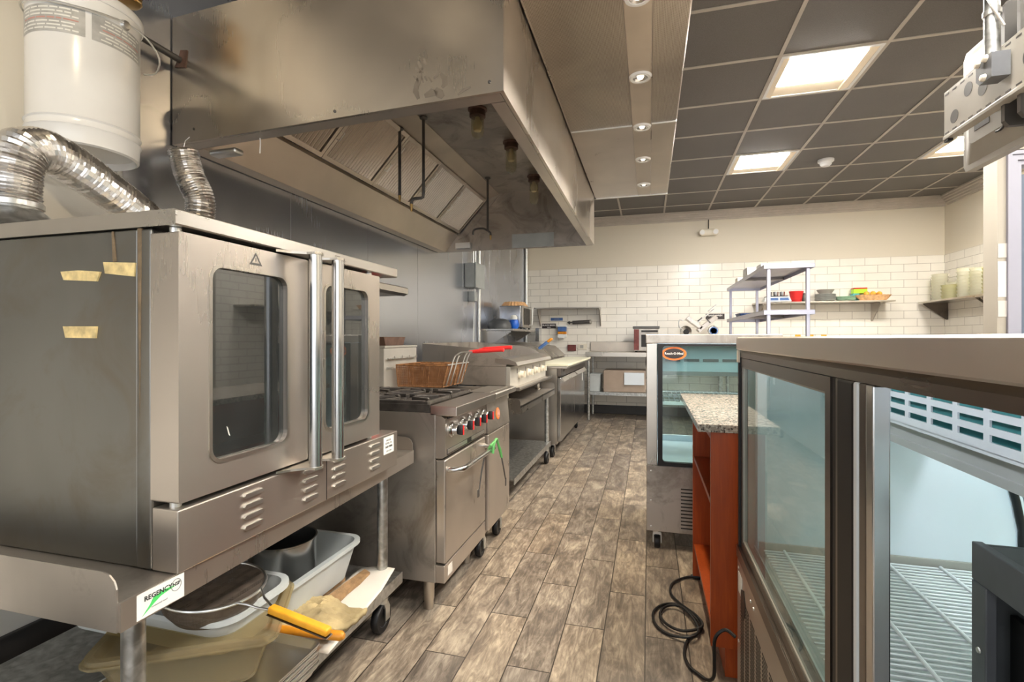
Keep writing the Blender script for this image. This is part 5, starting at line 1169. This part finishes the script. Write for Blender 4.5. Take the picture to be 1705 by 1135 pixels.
text('lettering', 'Reach-O-Meal', .0165, 'ink_white', dgl, (.131, YF - .0070, 1.068), R_NY, ext=.0003, bold=True)
for x in (.045, .60):
    for y in (YF + .055, YB - .06): caster(x, y, t, .036, 'black', .105)

# ================================================================== WOODEN CABINET WITH GRANITE TOP
t = thing('shelf_cabinet', 'cherry red open wooden cabinet between the refrigerator and the display case', 'cabinet', (.40, 2.15, 0))
build('front_end_panel', MB().box(.203, 1.797, .107, .62, 1.819, .832, .001), 'wood', t)
build('rear_end_panel', MB().box(.203, 2.50, .02, .62, 2.522, .832, .001), 'wood', t)
build('back_panel', MB().box(.598, 1.82, .02, .62, 2.499, .832, .001), 'wood', t)
build('inner_divider', MB().box(.40, 1.82, .175, .415, 2.499, .80, .001), 'wood', t)
for z in (.155, .572): build('shelf', MB().box(.207, 1.8195, z, .5975, 2.4995, z + .018, .001), 'wood', t)
build('top_rail', MB().box(.207, 1.8195, .80, .5975, 2.4995, .832, .001), 'wood', t)
build('kick_panel', MB().box(.25, 1.83, 0, .268, 2.499, .154, .001).box(.25, 1.815, 0, .60, 1.829, .106, .001), 'wood', t)
single('granite_slab', MB().box(.160, 1.785, .833, .640, 2.745, .861, .003), 'granite', 'speckled beige granite slab lying on the wooden cabinet', 'countertop', (.4, 2.2, .833))

# ================================================================== REFRIGERATED DISPLAY CASE
CY1, CY0, CX = 1.715, -.60, .27
t = thing('display_case', 'long stainless refrigerated display case with sliding glass doors in the right foreground', 'display case', (.65, .6, 0))
top = MB().prism([(CX, 1.116), (CX + .003, 1.113), (.99, 1.113), (.99, 1.1505), (CX + .006, 1.1535), (CX, 1.1505)], 'Y', CY0, CY1)
build('counter_top', top, 'steel_case', t)
build('header_track', MB().prism([(CX + .008, 1.090), (CX + .045, 1.090), (CX + .045, 1.112), (CX + .012, 1.112), (CX + .008, 1.104)], 'Y', CY0, CY1 - .003), 'bronze', t)
build('end_post', MB().box(CX + .004, CY1 - .022, .49, CX + .044, CY1 - .002, 1.0895, .002), 'black', t)
build('header_cap', MB().box(CX + .001, CY1 - .024, 1.074, CX + .007, CY1, 1.112, .001), 'cream_plastic', t)
def slide_door(y0, y1, x, mat_g, name='sliding_door'):
    z0, z1 = .495, 1.088
    d = build(name, MB().ring([(y0, z0), (y1, z0), (y1, z1), (y0, z1)], [(y0 + .024, z0 + .022), (y1 - .018, z0 + .022), (y1 - .018, z1 - .026), (y0 + .024, z1 - .026)], 'X', x, x + .018), 'bronze', t)
    build('glass_pane', MB().prism([(y0 + .023, z0 + .021), (y1 - .017, z0 + .021), (y1 - .017, z1 - .025), (y0 + .023, z1 - .025)], 'X', x + .007, x + .010), mat_g, d)
    build('seal_strip', MB().ring([(y0 + .023, z0 + .021), (y1 - .017, z0 + .021), (y1 - .017, z1 - .025), (y0 + .023, z1 - .025)], [(y0 + .027, z0 + .027), (y1 - .022, z0 + .027), (y1 - .022, z1 - .030), (y0 + .027, z1 - .030)], 'X', x + .003, x + .0065), 'enamel_grey', d)
    return d
slide_door(.900, 1.690, CX + .010, 'glass_case')
mu = MB().box(CX + .012, .864, .495, CX + .04, .8985, 1.0895, .002)
mu.box(CX + .004, .792, .495, CX + .03, .853, 1.0895, .004)
build('black_gasket', mu, 'black', t)
build('mullion', MB().box(CX + .006, .8535, .495, CX + .034, .8635, 1.0895, .001).box(CX + .006, .754, .495, CX + .03, .7765, 1.0895, .002), 'bronze', t)
build('seal_strip', MB().box(CX + .004, .7770, .495, CX + .028, .7915, 1.0895, .003), 'white_case', t)
build('chrome_post', MB().box(CX + .006, .7325, .495, CX + .026, .7535, 1.0895, .002), 'chrome', t)
build('sill', MB().box(CX + .003, CY0, .478, CX + .05, CY1 - .001, .494, .002).box(CX, CY0, .458, CX + .004, CY1, .494, .001), 'bronze', t)
build('sill_track', MB().box(CX + .029, CY0, .4945, CX + .033, CY1 - .024, .505).box(CX + .046, CY0, .4945, CX + .050, CY1 - .024, .505), 'alu', t)
lowp = build('lower_panel', MB().box(CX + .003, CY0, .05, CX + .02, CY1, .457, .002), 'steel_warm', t)
ls = MB()
for c in range(9):
    for k in range(26): ls.box(CX + .0022, 1.60 - c * .075, .10 + k * .0105, CX + .0035, 1.655 - c * .075, .1045 + k * .0105)
build('louver_slots', ls, 'blackmetal', lowp)
build('torn_opening', MB().prism([(1.60, .40), (1.64, .385), (1.645, .33), (1.62, .30), (1.58, .33), (1.575, .37)], 'X', CX + .001, CX + .0035), 'blackmetal', lowp)
build('data_label', MB().box(CX + .0015, 1.63, .36, CX + .0028, 1.69, .42), 'paper_w', lowp)
for y, z in ((1.69, .43), (1.69, .20), (1.50, .42), (1.46, .42)): build('screw', MB().lathe([(0, .003), (.0045, .002), (.005, 0)], (0, 0, 0), 10, Matrix.Translation((CX + .003, y, z)) @ Matrix.Rotation(-PI / 2, 4, 'Y')), 'alu', lowp)
build('plinth', MB().box(CX + .03, CY0, 0, .95, CY1 - .01, .049), 'black', t)
prof = [(CX + .051, .478), (.985, .478), (.992, .55), (.99, .63), (.978, .71), (.955, .80), (.925, .90), (.885, 1.0), (.84, 1.108), (CX + .051, 1.108)]
build('end_wall', MB().prism(prof, 'Y', CY1 - .055, CY1 - .023), 'white_case', t)
build('end_skin', MB().box(CX + .02, CY1 - .0225, .05, .99, CY1 - .001, 1.112, .001), 'steel', t)
build('end_gasket', MB().tube([(.972, CY1 - .062, .56), (.972, CY1 - .062, .63), (.958, CY1 - .062, .71), (.936, CY1 - .062, .80), (.905, CY1 - .062, .90), (.865, CY1 - .062, 1.0)], .009, 10), 'black', t, True)
fp = [(u, v) for u, v in prof[1:9]]
build('curved_front_glass', MB().prism([(u + .004, v) for u, v in fp] + [(u + .008, v) for u, v in fp[::-1]], 'Y', CY0, CY1 - .056), 'glass_case', t)
build('end_wall', MB().prism(prof, 'Y', CY0 + .005, CY0 + .03), 'white_case', t)
build('base_liner', MB().box(CX + .051, CY0 + .031, .478, .984, CY1 - .056, .484), 'grey_box', t)
build('base_cove', MB().box(CX + .055, CY1 - .062, .4845, .975, CY1 - .0555, .530, .002), 'enamel_grey', t)
wsm = MB()
for k in range(118):
    y = CY0 + .05 + (CY1 - .075 - CY0 - .05) * k / 117; wsm.tube([(CX + .065, y, .510), (.965, y, .510)], .0030, 6)
for x in (.39, .52, .65, .78, .91): wsm.tube([(x, CY0 + .05, .515), (x, CY1 - .075, .515)], .0042, 8)
build('wire_shelf', wsm, 'wire_white', t)
# evaporator housing with slots, hung below the top
eh = MB()
ex = .48
slots = []
yy = CY0 + .04
outer = (CY0 + .03, .988, 1.60, 1.108)
strip_z = [(.988, 1.000), (1.010, 1.022), (1.032, 1.044), (1.054, 1.066), (1.076, 1.108)]
for a, b in ((.984, .998), (1.009, 1.020), (1.031, 1.042), (1.053, 1.108)): eh.box(ex, CY0 + .03, a, ex + .003, 1.60, b)
k = 0; y = 1.585
while y > CY0 + .05:
    eh.box(ex + .0001, y, .998, ex + .0031, y + .014, 1.053); y -= .078
build('evaporator_cover', eh, 'white_case', t)
build('evaporator_core', MB().box(ex + .03, CY0 + .03, .99, .80, 1.60, 1.107), 'teal', t)
build('evaporator_shelf', MB().box(ex + .0035, CY0 + .03, .976, .80, 1.60, .984, .001), 'white_case', t)
build('drip_pan', MB().prism([(ex + .02, .945), (ex + .024, .945), (ex + .024, .975), (.80, .975), (.80, .940), (ex + .045, .93), (ex + .02, .93)], 'Y', CY0 + .03, 1.60), 'grey_plastic', t)
nt_ = build('serial_label', MB().box(.618, CY1 - .0565, .86, .652, CY1 - .0555, .99), 'white_case', t)
text('lettering', 'Turbo Air', .026, 'post', nt_, (.635, CY1 - .0568, .925), Euler((PI / 2, -PI / 2, 0)), ext=.0002)
lt = build('fill_tube', MB().cyl((.84, CY0 + .1, 1.06), (.84, 1.60, 1.06), .010, 12), 'tube_fill', t)  # added tube hidden behind the evaporator, brightens the case interior
build('fill_tube', MB().cyl((.325, CY0 + .1, 1.100), (.325, 1.62, 1.100), .006, 12), 'tube_dim', t)  # second added tube under the header, brightens the evaporator cover
# dark open box standing on the wire shelf
t = thing('dark_open_box', 'dark grey sheet metal open box standing on the white wire shelf of the display case', 'box', (.6, .6, .516))
build('top_rail', MB().box(.50, .20, .765, .515, .964, .825, .002), 'dark_grey2', t)
build('side_stile', MB().box(.50, .929, .516, .515, .964, .764, .002), 'dark_grey2', t)
build('end_panel', MB().box(.5155, .955, .516, .80, .964, .822, .002), 'dark_grey', t)
build('back_panel', MB().box(.79, .20, .516, .80, .954, .822, .002), 'dark_grey', t)
build('recess_panel', MB().box(.53, .20, .517, .54, .928, .73, .001), 'black', t)
build('top_cover', MB().box(.5155, .20, .815, .789, .9545, .822, .001), 'dark_grey', t)
build('screw', MB().lathe([(0, .003), (.004, .002), (.005, 0)], (0, 0, 0), 10, Matrix.Translation((.50, .945, .66)) @ Matrix.Rotation(-PI / 2, 4, 'Y')), 'alu', t)

# power cord on the floor
P = [(.262, 1.68, .215), (.235, 1.70, .222), (.205, 1.70, .19), (.205, 1.72, .11), (.205, 1.735, .045), (.190, 1.76, .014), (.165, 1.79, .008), (.135, 1.83, .008), (.125, 1.90, .008), (.145, 1.99, .008), (.19, 2.05, .008), (.20, 2.10, .010), (.165, 2.17, .016), (.115, 2.235, .010), (.055, 2.215, .008), (.018, 2.14, .008), (.03, 2.05, .008), (.08, 2.0, .008), (.15, 1.985, .020), (.185, 2.03, .022), (.175, 2.12, .018), (.13, 2.20, .020), (.075, 2.20, .014), (.045, 2.13, .014), (.07, 2.06, .014), (.13, 2.03, .014), (.20, 2.06, .024), (.19, 2.14, .020), (.13, 2.24, .012), (.095, 2.33, .008), (.11, 2.43, .008), (.17, 2.50, .008), (.215, 2.515, .01)]
t = thing('extension_cord', 'black power cord coiled on the floor beside the wooden cabinet', 'power cord', (.15, 2.1, 0))
build('cable', MB().tube(smooth_path(P, 6), .0055, 8), 'black', t, True)
build('plug', MB().tube([(.195, 2.512, .012), (.225, 2.515, .013), (.235, 2.516, .013)], [.008, .014, .014], 10), 'black', t, True)

# ================================================================== CEILING-HUNG TELEVISION
TX = 1.36
t = thing('television', 'beige-backed flat television seen from behind, hanging from the ceiling', 'television', (1.4, 2.25, 1.90))
shell = MB().prism([(1.80, 1.905), (2.72, 1.905), (2.735, 1.93), (2.735, 2.41), (2.715, 2.44), (1.80, 2.44)], 'X', TX + .03, TX + .065)
build('front_bezel', shell, 'tv', t)
sh = MB()
A = rrect(1.80, 1.93, 2.715, 2.425, .02, 4); B = rrect(1.85, 2.00, 2.64, 2.38, .03, 4)
va = [sh.bm.verts.new((TX + .03, u, v)) for u, v in A]; vb = [sh.bm.verts.new((TX, u, v)) for u, v in B]
n = len(A)
for i in range(n): sh.bm.faces.new((va[i], va[(i + 1) % n], vb[(i + 1) % n], vb[i]))
sh.bm.faces.new(vb); sh.bm.faces.new(va[::-1]); bmesh.ops.recalc_face_normals(sh.bm, faces=sh.bm.faces[:])
build('back_shell', sh, 'tv', t)
vsb = MB()
for k in range(6): vsb.box(TX - .0015, 1.95, 2.33 - k * .008, TX + .001, 2.60, 2.334 - k * .008)
build('vent_slots', vsb, 'char', t)
build('port_panel', MB().box(TX - .002, 2.50, 2.045, TX + .002, 2.60, 2.135, .002), 'char', t)
build('port_row', MB().box(TX - .003, 2.40, 2.07, TX + .001, 2.47, 2.14, .002), 'enamel_grey', t)
cb = build('power_cable', MB().tube(smooth_path([(TX - .02, 2.32, 2.17), (TX - .025, 2.33, 2.08), (TX - .02, 2.37, 2.0), (TX - .005, 2.42, 1.985), (TX + .0, 2.46, 1.99)], 6), .005, 8), 'black', t, True)
t = thing('ceiling_mount', 'pole-and-plate ceiling bracket that carries the television', 'tv mount', (1.30, 2.24, CEIL))
mp = MB()
# plate with round holes: strips around holes
holes = [(2.56, 2.105, .028), (2.464, 2.176, .028), (2.373, 2.135, .028), (2.12, 2.13, .035)]
mp.box(1.268, 1.83, 2.045, 1.272, 2.636, 2.236, .001).box(1.262, 1.83, 2.028, 1.30, 2.636, 2.044, .002).box(1.268, 1.83, 2.2365, 1.29, 2.636, 2.240)
build('mount_plate', mp, 'mount', t)
hm = MB()
for y, z, r in holes: hm.lathe([(0, 0), (r, 0), (r, .0012), (0, .0012)], (0, 0, 0), 24, Matrix.Translation((1.2683, y, z)) @ Matrix.Rotation(-PI / 2, 4, 'Y'))
for k in range(15):
    y = 2.60 - k * .055
    hm.box(1.2670, y, 2.222, 1.2685, y + .028, 2.228).box(1.2670, y, 2.052, 1.2685, y + .028, 2.058)
build('plate_openings', hm, 'char', t, label='round and slotted openings')
build('pole', MB().cyl((1.245, 2.275, 2.196), (1.245, 2.275, CEIL), .024, 24), 'galv', t, True)
build('pole_collar', MB().lathe([(.0245, 0), (.028, .002), (.028, .02), (.0245, .022)], (1.245, 2.275, 2.36), 24), 'alu', t, True)
bk = build('swivel_bracket', MB().prism([(2.205, 2.105), (2.275, 2.105), (2.295, 2.125), (2.295, 2.195), (2.205, 2.195)], 'X', 1.205, 1.262), 'dark_grey2', t)
for y, z in ((2.280, 2.186), (2.235, 2.186), (2.245, 2.120)): build('bolt', MB().lathe([(0, .014), (.010, .012), (.013, .004), (.013, 0)], (0, 0, 0), 12, Matrix.Translation((1.205, y, z)) @ Matrix.Rotation(-PI / 2, 4, 'Y')), 'cream_plastic', bk, True)
for y in (2.30, 2.215):
    build('vertical_arm', MB().prism([(1.285, 1.965), (1.300, 1.945), (1.355, 1.945), (1.355, 2.42), (1.300, 2.42), (1.285, 2.40)], 'Y', y - .022 if y > 2.25 else y - .02, y - .002), 'char', t)
build('cable_wrap', MB().tube(smooth_path([(1.215, 2.30, 2.92), (1.21, 2.28, 2.80), (1.215, 2.25, 2.70), (1.225, 2.25, 2.66), (1.21, 2.28, 2.62), (1.22, 2.31, 2.55), (1.215, 2.27, 2.46), (1.23, 2.245, 2.38), (1.26, 2.235, 2.30)], 6), .0045, 8), 'enamel_grey', t, True)
build('end_foot', MB().box(1.264, 2.60, 2.016, 1.285, 2.63, 2.0275, .002), 'black', t)

# ================================================================== CAMERA, LIGHT
cam = D.cameras.new('camera'); co = D.objects.new('camera', cam); COL.objects.link(co); S.camera = co
cam.sensor_width = 36; cam.lens = 36 * 824 / 1705; cam.clip_start = .02; cam.clip_end = 60
co.location = (0, 0, 1.15); co.rotation_euler = (PI / 2, 0, .2695); cam.shift_y = -4.5 / 1705
w = D.worlds.new('daylight'); S.world = w; w.use_nodes = True
bg = w.node_tree.nodes['Background']; bg.inputs[0].default_value = (.86, .93, 1.0, 1); bg.inputs[1].default_value = .8
def area(name, loc, rot, sx, sy, power, col):
    l = D.lights.new(name, 'AREA'); l.shape = 'RECTANGLE'; l.size = sx; l.size_y = sy; l.energy = power; l.color = col
    o = D.objects.new(name, l); COL.objects.link(o); o.location = loc; o.rotation_euler = rot; return o
area('window_daylight', (1.1, -3.45, 1.6), (PI / 2, 0, 0), 5.6, 2.3, 45, (.95, .97, 1.0))
for k, (x, y) in enumerate(((2.3, 5.9), (-.6, 5.9), (1.1, 6.6))):
    pass
# warm track spot behind the camera, aimed at the hood
l = D.lights.new('track_spot', 'SPOT'); l.energy = 38; l.spot_size = math.radians(62); l.spot_blend = .5; l.color = (1.0, .80, .52); l.shadow_soft_size = .025
o = D.objects.new('track_spot', l); COL.objects.link(o); o.location = (-.55, -.30, 2.85)
o.rotation_euler = (Vector((-1.55, 1.6, 2.2)) - Vector((-.55, -.30, 2.85))).to_track_quat('-Z', 'Y').to_euler()
# warm lamps of the soffit
for y in (1.80, 2.36, 2.92, 3.45, 4.02):
    l = D.lights.new('soffit_spot', 'SPOT'); l.energy = 30; l.spot_size = math.radians(110); l.spot_blend = .7; l.color = (1.0, .84, .62); l.shadow_soft_size = .03
    o = D.objects.new('soffit_spot', l); COL.objects.link(o); o.location = (-.037, y, 2.33)
vs_ = S.view_settings; vs_.view_transform = 'Standard'; vs_.look = 'None'; vs_.exposure = 0.72; vs_.gamma = 1; vs_.use_curve_mapping = False
S.cycles.use_denoising = True
S.cycles.max_bounces = 10; S.cycles.transparent_max_bounces = 24; S.cycles.sample_clamp_indirect = 6
bpy.context.view_layer.update()
